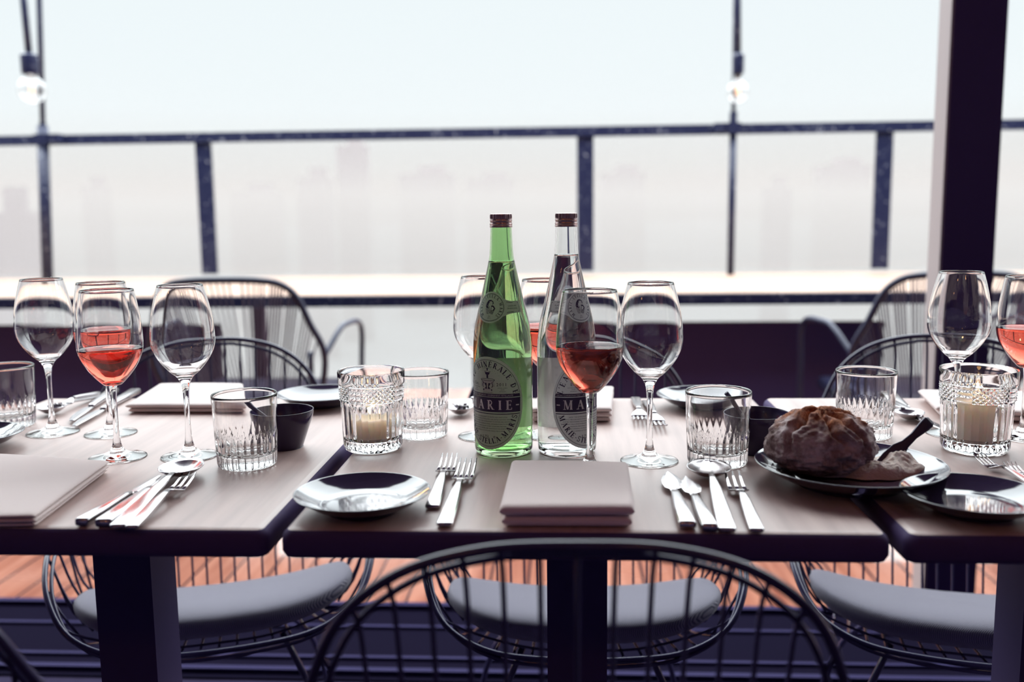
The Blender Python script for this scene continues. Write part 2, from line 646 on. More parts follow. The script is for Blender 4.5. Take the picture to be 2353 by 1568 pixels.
# distant blurred blocks in the haze
rb = random.Random(3)
for (px0, px1, ptop_, D, what) in (
        (690, 760, 410, 150, 'narrow block just left of the tallest tower in the haze'), (778, 842, 335, 170, 'tallest tower in the haze left of the green bottle'),
        (925, 1040, 400, 210, 'wide block in the haze between the tallest tower and the green bottle'),
        (195, 245, 430, 150, 'narrow tower in the haze between the left pole and the left post'),
        (1075, 1180, 412, 260, 'wide block in the haze directly above the green bottle'), (1380, 1480, 398, 220, 'wide block in the haze just right of the middle post'),
        (1755, 1815, 430, 150, 'narrow tower in the haze right of the right pole'), (1880, 1990, 380, 240, 'wide block in the haze just left of the right post'),
        (540, 640, 440, 190, 'low block in the haze just right of the left post'), (-10, 70, 488, 60, 'nearer low block at the left edge of the haze')):
    a = aty(px0, ptop_, D)
    b = aty(px1, ptop_, D)
    bl = empty('distant_building', ((a.x + b.x) / 2, D, -22), 0,
               'faint pale ' + what, 'building', 'faint buildings in the haze')
    w, h = b.x - a.x, a.z + 22
    q = MB().box((0, 0, h / 2), (w, w * .8, h))
    q.build('block', M_bldg, bl, smooth=False)
    MB().box((w * .1, 0, h + .8), (w * .5, w * .4, 1.6)).build('roof_block', M_bldg, bl, smooth=False)

# fog over the city
FOG = True
if FOG:
    mf = bpy.data.materials.new('city_fog')
    mf.use_nodes = True
    fn, fl2 = mf.node_tree.nodes, mf.node_tree.links
    fn.clear()
    fo = fn.new('ShaderNodeOutputMaterial')
    vs2 = fn.new('ShaderNodeVolumeScatter')
    vs2.inputs['Color'].default_value = (1, .865, .815, 1)
    vs2.inputs['Density'].default_value = .0064
    vs2.inputs['Anisotropy'].default_value = .2
    va2 = fn.new('ShaderNodeVolumeAbsorption')
    va2.inputs['Color'].default_value = (0, 0, 0, 1)
    va2.inputs['Density'].default_value = .0072
    ad2 = fn.new('ShaderNodeAddShader')
    fl2.new(vs2.outputs[0], ad2.inputs[0])
    fl2.new(va2.outputs[0], ad2.inputs[1])
    fl2.new(ad2.outputs[0], fo.inputs['Volume'])
    fg = MB().box((0, 165, -8.9), (700, 300, 26.2)).build('fog', mf, smooth=False)
    setp(fg, 'pale fog hanging over the city beyond the railing', 'fog', kind='stuff')

# warm lamps inside the dining room, behind the camera
for i, (x, y, z) in enumerate(((-.9, -.5, 2.1), (.55, -.7, 2.0), (1.5, -.3, 2.15), (-2.0, -.9, 2.05))):
    lp = empty('pendant_lamp', (x, y, z), 0, 'warm glowing bulb inside the room, ' + ('second from the left', 'second from the right', 'rightmost', 'leftmost')[i] + ' of four', 'lamp', 'warm bulbs in the room')
    MB().lathe([(0, -.035), (.022, -.028), (.035, -.005), (.03, .02), (.014, .04), (0, .041)], 16).build('bulb', M_lampglow, lp)
    MB().lathe([(0, .038), (.02, .038), (.02, .09), (0, .092)], 16).build('socket', M_black, lp)
    MB().tube([(0, 0, .09), (0, 0, 2.92 - z)], .003, 6).build('cord', M_black, lp)

# ================================================================== TABLES
TY0, TY1 = at(1350, 1226).y, at(1350, 913).y
GX0, GX1 = at(619, 1227).x, at(2075, 1237).x
TW = GX1 - GX0
TD = TY1 - TY0
gap = .012
TH = .030


def table_top(cx, cy_):
    w, d, r = TW - gap, TD, .012
    # rounded slab: the top sheet is veneer, the rest is the black edge
    q = MB()
    prof = [(0, 0)]
    secs = []
    for a in range(7):
        t = PI / 2 * a / 6
        secs.append((r - r * math.sin(t), -r + r * math.cos(t)))   # inset, dz
    secs += [(0, -TH + r * .6), (r * .25, -TH + r * .15), (r * .6, -TH)]

    def loop(ins, z):
        hw, hd = w / 2 - ins, d / 2 - ins
        rc = max(.014 - ins, .002)
        L = []
        for (sx, sy, a0) in ((1, 1, 0), (-1, 1, PI / 2), (-1, -1, PI), (1, -1, 3 * PI / 2)):
            for k in range(5):
                t = a0 + PI / 2 * k / 4
                L.append((sx * (hw - rc) + rc * math.cos(t), sy * (hd - rc) + rc * math.sin(t), z))
        return L
    loops = [loop(i, z) for i, z in secs]
    n = len(loops[0])
    top = len(q.v)
    q.add(loops[0], [tuple(range(n))], 0)
    vs = [p for L in loops for p in L]
    fs, base = [], len(q.v)
    for i in range(len(loops) - 1):
        for k in range(n):
            l = (k + 1) % n
            fs.append((i * n + k, (i + 1) * n + k, (i + 1) * n + l, i * n + l))
    split = 2 * n
    q.add(vs, fs[:split], 0)
    q.add(vs, fs[split:] + [tuple((len(loops) - 1) * n + k for k in reversed(range(n)))], 1)
    return q


tables = []
for i, lab in ((-1, 'dark wood bistro table at the left end of the row'),
               (0, 'dark wood bistro table in the middle of the row, carrying the two bottles'),
               (1, 'dark wood bistro table at the right of the row, under the tall candle glass')):
    t = empty('bistro_table', (GX0 + TW / 2 + i * TW, (TY0 + TY1) / 2, 0), 0, lab, 'table', 'bistro tables pushed into one row')
    table_top(0, 0).build('tabletop', [M_table, M_edge], t, loc=(0, 0, .75), fix=True, auto=50)
    MB().box((0, -.0, .36), (.078, .078, .70), None).build('pedestal', M_black, t, smooth=False, bevel=None)
    MB().box((0, 0, .712), (.30, .36, .012)).build('mounting_plate', M_black, t, smooth=False)
    MB().box((0, 0, .012), (.40, .42, .02)).build('base_plate', M_black, t, smooth=False)
    tables.append(t)


# ================================================================== CHAIRS
def make_chair(label, mirror=False):
    """wire shell side chair, front faces -Y"""
    t = empty('wire_chair', (0, 0, 0), 0, label, 'chair', None)
    R0 = [(0, .245, .815), (.07, .243, .811), (.135, .236, .790), (.185, .222, .745), (.218, .195, .670), (.243, .13, .59), (.258, .03, .54),
          (.262, -.07, .505), (.250, -.145, .47), (.215, -.198, .428), (.15, -.218, .398), (.06, -.224, .388)]
    half = R0
    loop = half + [(-x, y, z) for x, y, z in reversed(half[1:])]
    path = smoothpath(loop, 6, closed=True)
    MB().tube(path, .0045, 8, closed=True).build('rim', M_rod, t)
    inner = [p + Vector((-.010 * math.copysign(1, p.x) if abs(p.x) > .05 else 0, -.006, -.008)) for p in path]
    MB().tube(inner, .0032, 6, closed=True).build('inner_rim', M_rod, t)

    def rim_at(x, back=True):
        best = None
        for i in range(len(path)):
            a, b = path[i], path[(i + 1) % len(path)]
            if (a.x - x) * (b.x - x) <= 0 and abs(a.x - b.x) > 1e-9:
                p = a + (b - a) * ((x - a.x) / (b.x - a.x))
                if back and p.z > .5 and (best is None or p.z > best.z): best = p
                if not back and p.y < -.1 and (best is None or p.y < best.y): best = p
        return best
    right = [q_ for q_ in path if q_.x > .1]

    def rim_y(yy): return min((q_ for q_ in right if q_.z > .42), key=lambda q_: abs(q_.y - yy))

    def rim_z(zz): return min((q_ for q_ in right if q_.y > .0), key=lambda q_: abs(q_.z - zz))
    w = MB()
    K = 15
    for k in range(K):
        x = -.2 + .4 * k / (K - 1)
        a, b = rim_at(x, True), rim_at(x * .98, False)
        if not a or not b: continue
        f = 1 - .10
        w.tube(smoothpath([a, (x * .97, a.y * .93, a.z - .12 * (a.z - .3)), (x * .92, .185, .46), (x * .9, .125, .312), (x * .93, .0, .332), b], 5), .0023, 5)
    for zz, yb, hw in ((.60, .205, .225), (.50, .165, .243)):
        e_ = rim_z(zz + .01)
        w.tube(smoothpath([(-e_.x, e_.y, e_.z), (-hw * .75, yb - .015, zz - .02), (0, yb + .008, zz - .03), (hw * .75, yb - .015, zz - .02), (e_.x, e_.y, e_.z)], 5), .0023, 5)
    for yy in (-.16, -.06, .04, .12):
        zq = .334 - .235 * yy
        e_ = rim_y(yy)
        w.tube(smoothpath([(-e_.x, e_.y, e_.z), (-.215, yy, zq + .045), (-.1, yy, zq + .006), (0, yy, zq), (.1, yy, zq + .006), (.215, yy, zq + .045), (e_.x, e_.y, e_.z)], 5), .0023, 5)
    for sgn in (-1, 1):
        for k in range(5):
            y0 = -.12 + k * .06
            e_ = rim_y(y0)
            w.tube(smoothpath([(sgn * e_.x, e_.y, e_.z), (sgn * .235, y0 - .01, .44), (sgn * .20, y0 - .01, .38)], 4), .0023, 5)
    w.build('wire_shell', M_rod, t)
    # cushion
    c = MB()
    n1, n2 = 40, 16
    vs, fs = [], []
    for i in range(n2 + 1):
        ph = -PI / 2 + PI * i / n2
        for k in range(n1):
            q = 2 * PI * k / n1
            ex = .62
            cx_ = math.copysign(abs(math.cos(q)) ** ex, math.cos(q))
            cy2 = math.copysign(abs(math.sin(q)) ** ex, math.sin(q))
            s_ = max(math.cos(ph), 0) ** .45
            z_ = .368 - .235 * (-.02 + .172 * cy2 * s_) + .029 * math.copysign(abs(math.sin(ph)) ** .8, math.sin(ph))
            x_, y_ = .228 * cx_ * s_, -.02 + .172 * cy2 * s_
            z_ += .09 * (x_ / .212) ** 2 * .18 + .02 * (x_ / .212) ** 4
            vs.append((x_, y_, z_))
    for i in range(n2):
        for k in range(n1):
            l = (k + 1) % n1
            fs.append((i * n1 + k, i * n1 + l, (i + 1) * n1 + l, (i + 1) * n1 + k))
    c.add(vs, fs)
    c.build('cushion', M_cushion, t)
    # sled base
    for sgn in (-1, 1):
        MB().tube(smoothpath([(sgn * .10, -.13, .362), (sgn * .17, -.18, .2), (sgn * .215, -.215, .012), (sgn * .225, -.12, .008), (sgn * .225, .12, .008),
                              (sgn * .215, .205, .012), (sgn * .17, .18, .2), (sgn * .10, .11, .310)], 5), .0055, 8).build('leg', M_rod, t)
    MB().tube([(-.17, -.18, .2), (.17, -.18, .2)], .005, 8).build('cross_bar', M_rod, t)
    return t


ch = make_chair('black wire chair with grey cushion facing us from behind the middle table')
spots = [
    (1342, 1425, 0.02, None),
    (385, 1425, .34, 'black wire chair with grey cushion on the far side of the left table'),
    (2310, 1440, -.25, 'black wire chair with grey cushion behind the right table, in front of the black pillar'),
]
for i, (px, py, rz, lab) in enumerate(spots):
    c = ch if i == 0 else copy_tree(ch)
    p = at(px, py, .44)
    c.location = (p.x, 1.59, 0)
    c.rotation_euler.z = rz
    if lab: c['label'] = lab
    c['group'] = 'wire chairs around the tables'
for (px, py, rz, dx, lab) in ((1305, 1258, PI + .03, 0, 'near wire chair seen from behind, its blurred arched back in the centre foreground'),
                              (1305, 1258, PI - .02, -TW - .04, 'near wire chair at the lower left corner, only its right rim in view')):
    c = copy_tree(ch)
    p = aty(px, py, .677)
    c.location = (p.x + dx, .677 + .245, 0)
    c.location.z = 0
    c.rotation_euler.z = rz
    c['label'] = lab
    c['group'] = 'wire chairs around the tables'
    for k_ in kids(c):
        if k_.name.startswith('cushion'): bpy.data.objects.remove(k_)


# corded lounge armchairs on the terrace
def make_lounge(label):
    t = empty('cord_armchair', (0, 0, 0), 0, label, 'chair', 'corded armchairs on the terrace')
    # back frame: wide arch, back at -y side faces viewer
    B = [(-.255, .10, .40), (-.295, .03, .585), (-.262, -.02, .70), (-.23, -.05, .79), (-.185, -.07, .832), (-.12, -.08, .845), (0, -.08, .848), (.12, -.08, .845),
         (.185, -.07, .832), (.23, -.05, .79), (.262, -.02, .70), (.295, .03, .585), (.255, .10, .40)]
    arch = smoothpath(B, 6)
    MB().tube(arch, .011, 10).build('back_frame', M_shell, t)
    for s in (-1, 1):
        arm = smoothpath([(s * .29, .03, .585), (s * .30, .05, .60), (s * .322, .12, .655), (s * .332, .20, .672), (s * .335, .42, .64), (s * .32, .48, .45), (s * .31, .50, .012)], 5)
        MB().tube(arm, .010, 8).build('armrest', M_shell, t)
        MB().tube(smoothpath([(s * .25, .02, .60), (s * .245, .03, .40), (s * .26, -.03, .012)], 5), .010, 8).build('leg', M_shell, t)
    c = MB()
    n = 46
    L = len(arch)
    lo, hi = int(L * .13), int(L * .87)
    for k in range(n):
        a = arch[int(lo + (hi - lo) * k / (n - 1))]
        x = -.2 + .4 * k / (n - 1)
        c.tube(smoothpath([a, ((a.x + x) / 2, .0, (a.z + .42) / 2 - .01), (x, .06, .42)], 4), .0028, 4)
    c.build('cord_back', M_cord, t)
    s_ = MB()
    s_.box((0, .28, .405), (.50, .46, .05))
    s_.build('seat', M_shell, t, smooth=True, bevel=.018)
    return t


la = make_lounge('corded terrace armchair behind the left table, between the railing and the wire chair')
p = aty(545, 700, Ly0 - .50)
la.location = (p.x, Ly0 - .55, 0)
lb = copy_tree(la)
p = aty(2175, 700, Ly0 - .50)
lb.location = (p.x, Ly0 - .52, 0)
lb.rotation_euler.z = .06
lb['label'] = 'corded terrace armchair partly hidden by the black pillar on the right'


# ================================================================== WINE GLASSES
def glass_profile(rim_r, bowl_r, H=.2215, bowl_bot=.103, zmax=.152):
    # outer contour from foot centre upwards
    foot = .0355
    out = [(0, 0.0002), (foot * .6, .0002), (foot - .001, .0003), (foot, .0011), (foot - .001, .0020), (.026, .0035), (.017, .0058), (.0105, .0088),
           (.0070, .0135), (.0048, .021), (.0037, .034), (.0034, .055), (.0036, .075), (.0044, .088), (.0062, .097), (.0105, bowl_bot + .002)]
    z0 = bowl_bot + .002
    bowl = []
    for i in range(1, 11):
        t = i / 10
        zz = z0 + (zmax - z0) * t
        bowl.append((.0105 + (bowl_r - .0105) * math.sin(PI / 2 * t ** .90), zz))
    for i in range(1, 9):
        t = i / 8
        zz = zmax + (H - zmax) * t
        bowl.append((rim_r + (bowl_r - rim_r) * (1 - t ** 1.75), zz))
    outer = out + bowl
    th = .0011
    inner = [(rim_r - th, H - .0002)]
    for r, z in reversed(bowl[:-1]):
        inner.append((max(r - th * (1 + max(0, .135 - z) * 25), .001), z + max(0, .125 - z) * .08))
    inner.append((.006, bowl_bot + .0065))
    inner.append((0, bowl_bot + .0055))
    return smoothprof(outer, 3), smoothprof(inner, 3)


def make_glass(rim_r, bowl_r, label, wine_z=None, **kw):
    t = empty('wine_glass', (0, 0, 0), 0, label, 'wine glass', 'stemmed wine glasses')
    outer, inner = glass_profile(rim_r, bowl_r, **kw)
    MB().lathe(outer + [((outer[-1][0] + inner[0][0]) / 2, outer[-1][1] + .0003)] + inner, 72).build('glass', M_glass, t)
    return t, inner


def make_wine(inner, wz, label, zsurf_r=None):
    pr = [(0, wz - .0001)]
    pts = [(r, z) for r, z in inner if z < wz]
    # radius at the surface
    for (r0, z0), (r1, z1) in zip(inner[:-1], inner[1:]):
        if z0 >= wz >= z1:
            rs = r0 + (r1 - r0) * (z0 - wz) / (z0 - z1 + 1e-9)
    e_ = .00018
    pr += [(rs - .0025, wz), (rs - .0008, wz + .0003), (rs + e_, wz + .0010)]
    pr += [(r + e_ if r > 1e-6 else 0, z - (.0002 if z < .115 else 0)) for r, z in pts]
    w = MB().lathe(pr, 72).build('red_wine', M_wine)
    return setp(w, label, 'wine', 'rose wine in the glasses')


def put(o, px, py, z=.75, rz=0):
    p = at(px, py, z)
    o.location = p
    o.rotation_euler.z = rz
    return p


TYPE_E = dict(H=.2215, bowl_bot=.1025, zmax=.153)      # narrow empty glass
TYPE_W = dict(H=.2165, bowl_bot=.0935, zmax=.149)      # wider wine glass
ge, _ = make_glass(.0275, .0395, 'empty wine glass beside the water tumbler, just right of the bottles', **TYPE_E)
put(ge, 1492, 1060)
for (px, py, lab) in ((436, 1049, 'empty wine glass nearest on the left table, in front of the folded napkin'),
                      (122, 995, 'empty wine glass at the far left, behind the spoon and knives'),
                      (1112, 1003, 'empty wine glass half hidden behind the green bottle'),
                      (2190, 997, 'empty wine glass in front of the black pillar, behind the tall candle glass')):
    g = copy_tree(ge)
    g['label'] = lab
    put(g, px, py)
gw, inner_w = make_glass(.0320, .0398, 'half full red wine glass in front of the clear bottle', **TYPE_W)
put(gw, 1355, 1081)
wv_ = make_wine(inner_w, .1505, 'rose red wine in the glass in front of the clear bottle')
wv_.location = gw.location
for (px, py, wz, lab) in ((271, 1052, .1415, 'front glass at the left'), (255, 997, .150, 'back glass at the left'),
                          (1256, 1000, .152, 'glass behind the two bottles'), (2350, 1005, .147, 'glass at the right edge')):
    g = copy_tree(gw)
    names = {'front glass at the left': 'half full red wine glass standing in front of its twin on the left table',
             'back glass at the left': 'half full red wine glass hidden behind another one on the left table',
             'glass behind the two bottles': 'red wine glass seen between and through the two bottles',
             'glass at the right edge': 'half full red wine glass cut by the right edge of the photo'}
    g['label'] = names[lab]
    p = put(g, px, py)
    w2 = make_wine(inner_w, wz, 'rose red wine in the ' + lab)
    w2.location = p


# ================================================================== TUMBLERS
def make_tumbler(label):
    H, R = .0905, .0395
    nf = 28
    prof = [(0, .0012), (.028, .0010), (.0335, .0004), (.0350, .0014)]
    for i in range(1, 20):
        z = .0014 + (.052 - .0014) * i / 19
        prof.append((.0352 + (z / H) * (R - .0352) + .0006, z))
    prof += [(.0384, .058), (.0388, .07), (.0392, .080), (.0397, .0865), (.0397, .0895), (.0390, H), (.0378, .0897), (.0374, .086),
             (.0370, .070), (.0364, .050), (.0352, .032), (.0342, .022), (.0325, .0168), (.028, .0145), (.015, .0135), (0, .0135)]

    def mod(q, r, z, i):
        if i < 2 or r < .0349 or z > .056 or i > 24: return r
        a = abs(math.sin(q * nf / 2))
        top = .040 + .010 * a
        m = max(0, min(1, (top - z) / .006))
        m = m * m * (3 - 2 * m)
        return r - .0020 * m * (1 - a)
    t = empty('water_tumbler', (0, 0, 0), 0, label, 'tumbler', 'fluted water tumblers')
    MB().lathe(prof, nf * 8, mod).build('glass', M_crystal, t)
    return t


tb = make_tumbler('empty fluted water tumbler beside the round spoon, in front of the black bowl')
put(tb, 1648, 1064)
for (px, py, lab) in ((569, 1068, 'empty fluted water tumbler in front of the black bowl on the left table'),
                      (969, 1000, 'empty fluted water tumbler behind the low candle glass'),
                      (1985, 1001, 'empty fluted water tumbler behind the loaf of bread'),
                      (22, 978, 'empty fluted water tumbler cut by the left edge')):
    g = copy_tree(tb)
    g['label'] = lab
    put(g, px, py)


# ================================================================== CANDLE GLASSES
def make_candle_glass(label):
    H = .1055
    nf = 30
    nd = 34
    R = .0440
    prof = [(0, .0012), (.028, .0008), (.0340, .0004), (.0365, .0020), (.0378, .005)]
    for i in range(14): prof.append((.0385 + .0022 * i / 13, .0075 + (.064 - .0075) * i / 13))
    prof += [(.0400, .0665)]
    nb0 = len(prof)
    for i in range(19): prof.append((.0402 + .0006 * i / 18, .0675 + (.0865 - .0675) * i / 18))
    nb1 = len(prof)
    prof += [(.0408, .0875), (.0432, .0885), (.0434, .095), (.0437, .1035), (.0430, H), (.0414, H - .0006), (.0408, .100),
             (.0400, .088), (.0385, .066), (.0375, .04), (.0362, .020), (.0340, .0155), (.028, .0140), (.012, .0135), (0, .0135)]

    def mod(q, r, z, i):
        if 4 <= i < nb0 - 1:
            m = min(1, (z - .006) / .005, (.064 - z) / .004)
            m = max(0, m)
            return r - .0013 * m * (1 - abs(math.sin(q * nf / 2)))
        if nb0 <= i < nb1:
            # four panels of diamond points separated by plain ribs
            u = q * nd / (2 * PI)
            vv = (z - .0675) / (.019 / 3)
            sect = ((q * 4 / (2 * PI)) % 1)
            if sect < .32:
                return r + .0007 * abs(math.sin(vv * PI))
            a, b = (u + vv) % 1, (u - vv) % 1
            return r + .0022 * min(min(a, 1 - a), min(b, 1 - b)) * 2
        return r
    t = empty('candle_glass', (0, 0, 0), 0, label, 'candle holder', 'cut glass candle holders')
    MB().lathe(prof, 34 * 10, mod).build('glass', M_crystal, t, auto=22)
    return t


def make_candle(h, label):
    t = empty('candle', (0, 0, 0), 0, label, 'candle', 'candles in cut glass holders')
    MB().lathe([(0, .0), (.0235, 0), (.0255, .002), (.0255, h - .004), (.0250, h - .0008), (.0240, h), (.021, h - .0025), (.008, h - .0032), (0, h - .003)], 48).build('wax', M_wax, t)
    MB().tube([(0, 0, h - .004), (.0005, 0, h + .003), (.0012, 0, h + .006)], .0007, 6).build('wick', M_wick, t)
    MB().lathe([(0, h + .0035), (.0018, h + .0052), (.0030, h + .0085), (.0026, h + .0125), (.0012, h + .0175), (0, h + .021)], 16).build('flame', M_flame, t)
    return t


cg = make_candle_glass('cut glass candle holder with a low burning candle, left of the bottles')
p = put(cg, 858, 1031, rz=1.0)
c1 = make_candle(.028, 'low cream candle burning inside the left cut glass holder')
c1.location = p + Vector((.001, 0, .0142))
cg2 = copy_tree(cg)
cg2['label'] = 'cut glass candle holder with a tall candle, on the right behind the forks'
p = put(cg2, 2239, 1034, rz=2.1)
cg2.scale = (1.06, 1.06, 1.0)
c2 = make_candle(.052, 'tall cream candle burning inside the right cut glass holder')
c2.location = p + Vector((0, 0, .0142))

exec_lettering = True
# ================================================================== BOTTLES
BPROF = [(.0, .004), (.018, .0035), (.027, .0008), (.0335, .0006), (.0365, .004), (.0376, .011), (.0377, .03), (.0377, .08), (.0377, .120), (.0376, .138),
         (.0366, .152), (.0345, .167), (.0310, .183), (.0268, .200), (.0232, .216), (.0196, .232), (.0170, .244), (.0152, .254), (.0143, .266),
         (.0137, .280), (.0132, .2925), (.0130, .2945)]
BP = smoothprof(BPROF[2:], 4)


def brad(z):
    for (r0, z0), (r1, z1) in zip(BP[:-1], BP[1:]):
        if z0 <= z <= z1: return r0 + (r1 - r0) * (z - z0) / (z1 - z0 + 1e-9)
    return .0377


def wrap_pt(u, v, ang0, zc, eps):
    """label plane (u right, v up) -> bottle surface; angle 0 faces -Y"""
    z = zc + v
    a = ang0 + u / brad(zc)
    if zc > .15:
        # conical shoulder: walk up the slope instead of straight up
        dz = .001
        s = (brad(zc + dz) - brad(zc - dz)) / (2 * dz)
        z = zc + v / math.sqrt(1 + s * s)
    r = brad(z) + eps
    return (r * math.sin(a), -r * math.cos(a), z)


# a small serif stroke alphabet for the big lettering
TK, TN, SF = .20, .07, .06


def G(*strokes, adv=.8, serifs=()):
    return (strokes, adv, serifs)


def arc_pts(cx, cy_, rx, ry, a0, a1, n=12):
    return [(cx + rx * math.cos(a0 + (a1 - a0) * i / n), cy_ + ry * math.sin(a0 + (a1 - a0) * i / n)) for i in range(n + 1)]


GL = {
    'A': G(([(.08, 0), (.37, 1)], TN), ([(.37, .98), (.68, 0)], TK), ([(.19, .34), (.56, .34)], TN), adv=.76, serifs=((.08, 0), (.68, 0))),
    'D': G(([(.16, 0), (.16, 1)], TK), (arc_pts(.24, .5, .40, .475, PI / 2, -PI / 2), .12), ([(.16, .975), (.26, .975)], TN), ([(.16, .025), (.26, .025)], TN), adv=.78, serifs=((.12, 0), (.12, 1))),
    'E': G(([(.16, 0), (.16, 1)], TK), ([(.16, .975), (.56, .975)], TN), ([(.16, .51), (.46, .51)], TN), ([(.16, .025), (.60, .025)], TN),
           ([(.55, 1), (.55, .80)], TN), ([(.46, .42), (.46, .62)], TN), ([(.59, 0), (.59, .22)], TN), adv=.70, serifs=((.13, 0), (.13, 1))),
    'I': G(([(.18, 0), (.18, 1)], TK), adv=.36, serifs=((.18, 0), (.18, 1))),
    'L': G(([(.16, 0), (.16, 1)], TK), ([(.16, .025), (.58, .025)], TN), ([(.57, 0), (.57, .24)], TN), adv=.66, serifs=((.13, 0), (.16, 1))),
    'M': G(([(.12, 0), (.14, 1)], TN), ([(.16, 1), (.46, .04)], TK * .9), ([(.46, .02), (.76, 1)], TN), ([(.80, 0), (.79, 1)], TK), adv=.98, serifs=((.12, 0), (.80, 0), (.12, 1), (.80, 1))),
    'N': G(([(.13, 0), (.13, 1)], TN), ([(.13, 1), (.66, 0)], TK), ([(.68, 0), (.68, 1)], TN), adv=.82, serifs=((.13, 0), (.10, 1), (.68, 1))),
    'R': G(([(.16, 0), (.16, 1)], TK), (arc_pts(.26, .74, .25, .24, PI / 2, -PI / 2), .11), ([(.16, .975), (.28, .975)], TN), ([(.16, .50), (.28, .50)], TN),
           ([(.32, .50), (.62, .02)], TK * .85), adv=.76, serifs=((.16, 0), (.12, 1), (.66, 0))),
    'S': G((arc_pts(.31, .75, .20, .225, PI * .15, PI * 1.5, 12) + arc_pts(.31, .26, .23, .235, PI * .5, -PI * .85, 14)[1:], .11), ([(.50, .72), (.50, .97)], TN), ([(.09, .03), (.09, .3)], TN), adv=.60),
    'T': G(([(.34, 0), (.34, 1)], TK), ([(.04, .975), (.64, .975)], TN), ([(.05, 1), (.05, .76)], TN), ([(.63, 1), (.63, .76)], TN), adv=.68, serifs=((.34, 0),)),
    'U': G(([(.14, 1), (.14, .35)] + arc_pts(.37, .33, .23, .30, PI, 2 * PI)[1:-1] + [(.60, .35)], .13), ([(.60, .35), (.60, 1)], TN), adv=.76, serifs=((.14, 1), (.60, 1))),
    '-': G(([(.06, .42), (.34, .42)], .10), adv=.42),
    "'": G(([(.10, 1.02), (.07, .74)], .10), adv=.22),
    ' ': G(adv=.38),
}
GL['\u00c9'] = (GL['E'][0] + (([(.30, 1.08), (.44, 1.28)], .07),), GL['E'][1], GL['E'][2])


def glyph_quads(chx):
    st, adv, sers = GL[chx]
    out = []
    for pts, w in st:
        P = [Vector(p) for p in pts]
        # subdivide straight strokes a little so they bend with the bottle
        if len(P) == 2: P = [P[0].lerp(P[1], i / 3) for i in range(4)]
        L, Rr = [], []
        for i, p in enumerate(P):
            a, b = P[max(i - 1, 0)], P[min(i + 1, len(P) - 1)]
            t = (b - a).normalized()
            nrm = Vector((-t.y, t.x)) * w / 2
            L.append(p + nrm)
            Rr.append(p - nrm)
        for i in range(len(P) - 1):
            out.append([Rr[i], Rr[i + 1], L[i + 1], L[i]])
    for (x, y) in sers:
        h = SF
        y0 = y if y < .5 else y - h
        out.append([Vector((x - .15, y0)), Vector((x + .15, y0)), Vector((x + .15, y0 + h)), Vector((x - .15, y0 + h))])
    return out, adv


class Flat:
    """2-D print in label coordinates, wrapped on the bottle when built"""

    def __init__(s): s.v, s.f = [], []

    def poly(s, pts):
        b = len(s.v)
        s.v += [(p[0], p[1]) for p in pts]
        s.f.append(tuple(range(b, b + len(pts))))

    def rect(s, x0, y0, x1, y1, n=1):
        for i in range(n):
            a, b = x0 + (x1 - x0) * i / n, x0 + (x1 - x0) * (i + 1) / n
            s.poly([(a, y0), (b, y0), (b, y1), (a, y1)])

    def line(s, pts, w, closed=False):
        n = len(pts)
        P = [Vector(p) for p in pts]
        L, Rr = [], []
        for i, p in enumerate(P):
            a = P[(i - 1) % n] if closed or i else p
            b = P[(i + 1) % n] if closed or i < n - 1 else p
            t = (b - a)
            t = t.normalized() if t.length > 1e-9 else Vector((1, 0))
            nn = Vector((-t.y, t.x)) * w / 2
            L.append(p + nn)
            Rr.append(p - nn)
        for i in range(n if closed else n - 1):
            j = (i + 1) % n
            s.poly([Rr[i], Rr[j], L[j], L[i]])

    def serif(s, text, size, x, y, track=.08, center=True, sx=1.0):
        tot = sum(GL[c][1] + track for c in text) - track
        cx_ = x - (tot * size * sx / 2 if center else 0)
        for c in text:
            qs, adv = glyph_quads(c)
            for q in qs: s.poly([(cx_ + p.x * size * sx, y + p.y * size) for p in q])
            cx_ += (adv + track) * size * sx

    def serif_arc(s, text, size, rx, ry, a_mid, span, top=True, cx=0, cy=0):
        """letters along an ellipse; top: heads outward, else heads inward"""
        n = len(text)
        ws = [GL[c][1] for c in text]
        tot = sum(ws)
        acc = 0
        for c, w in zip(text, ws):
            f = (acc + w / 2) / tot - .5
            acc += w
            a = a_mid - f * span if top else a_mid + f * span
            px, py = cx + rx * math.cos(a), cy + ry * math.sin(a)
            tx, ty = -rx * math.sin(a), ry * math.cos(a)
            if top: tx, ty = -tx, -ty
            L = math.hypot(tx, ty)
            tx, ty = tx / L, ty / L
            nx, ny = -ty, tx
            qs, adv = glyph_quads(c)
            for q in qs:
                s.poly([(px + tx * (p.x - adv / 2) * size + nx * p.y * size, py + ty * (p.x - adv / 2) * size + ny * p.y * size) for p in q])

    def sans(s, text, size, x, y, align='CENTER', sx=1.0, space=1.0):
        cu = bpy.data.curves.new('txt', 'FONT')
        cu.body = text
        cu.size = size
        cu.align_x = align
        cu.resolution_u = 2
        cu.space_character = space
        ob = bpy.data.objects.new('txt', cu)
        COL.objects.link(ob)
        dg = bpy.context.evaluated_depsgraph_get()
        me = bpy.data.meshes.new_from_object(ob.evaluated_get(dg))
        b = len(s.v)
        s.v += [(x + v.co.x * sx, y + v.co.y) for v in me.vertices]
        s.f += [tuple(i + b for i in p.vertices) for p in me.polygons]
        bpy.data.objects.remove(ob)
        bpy.data.curves.remove(cu)
        bpy.data.meshes.remove(me)

    def build(s, name, m, parent, ang0, zc, eps):
        vs = [wrap_pt(u, v, ang0, zc, eps) for u, v in s.v]
        me = bpy.data.meshes.new(name)
        me.from_pydata(vs, [], s.f)
        return link(name, me, m, parent, smooth=False)


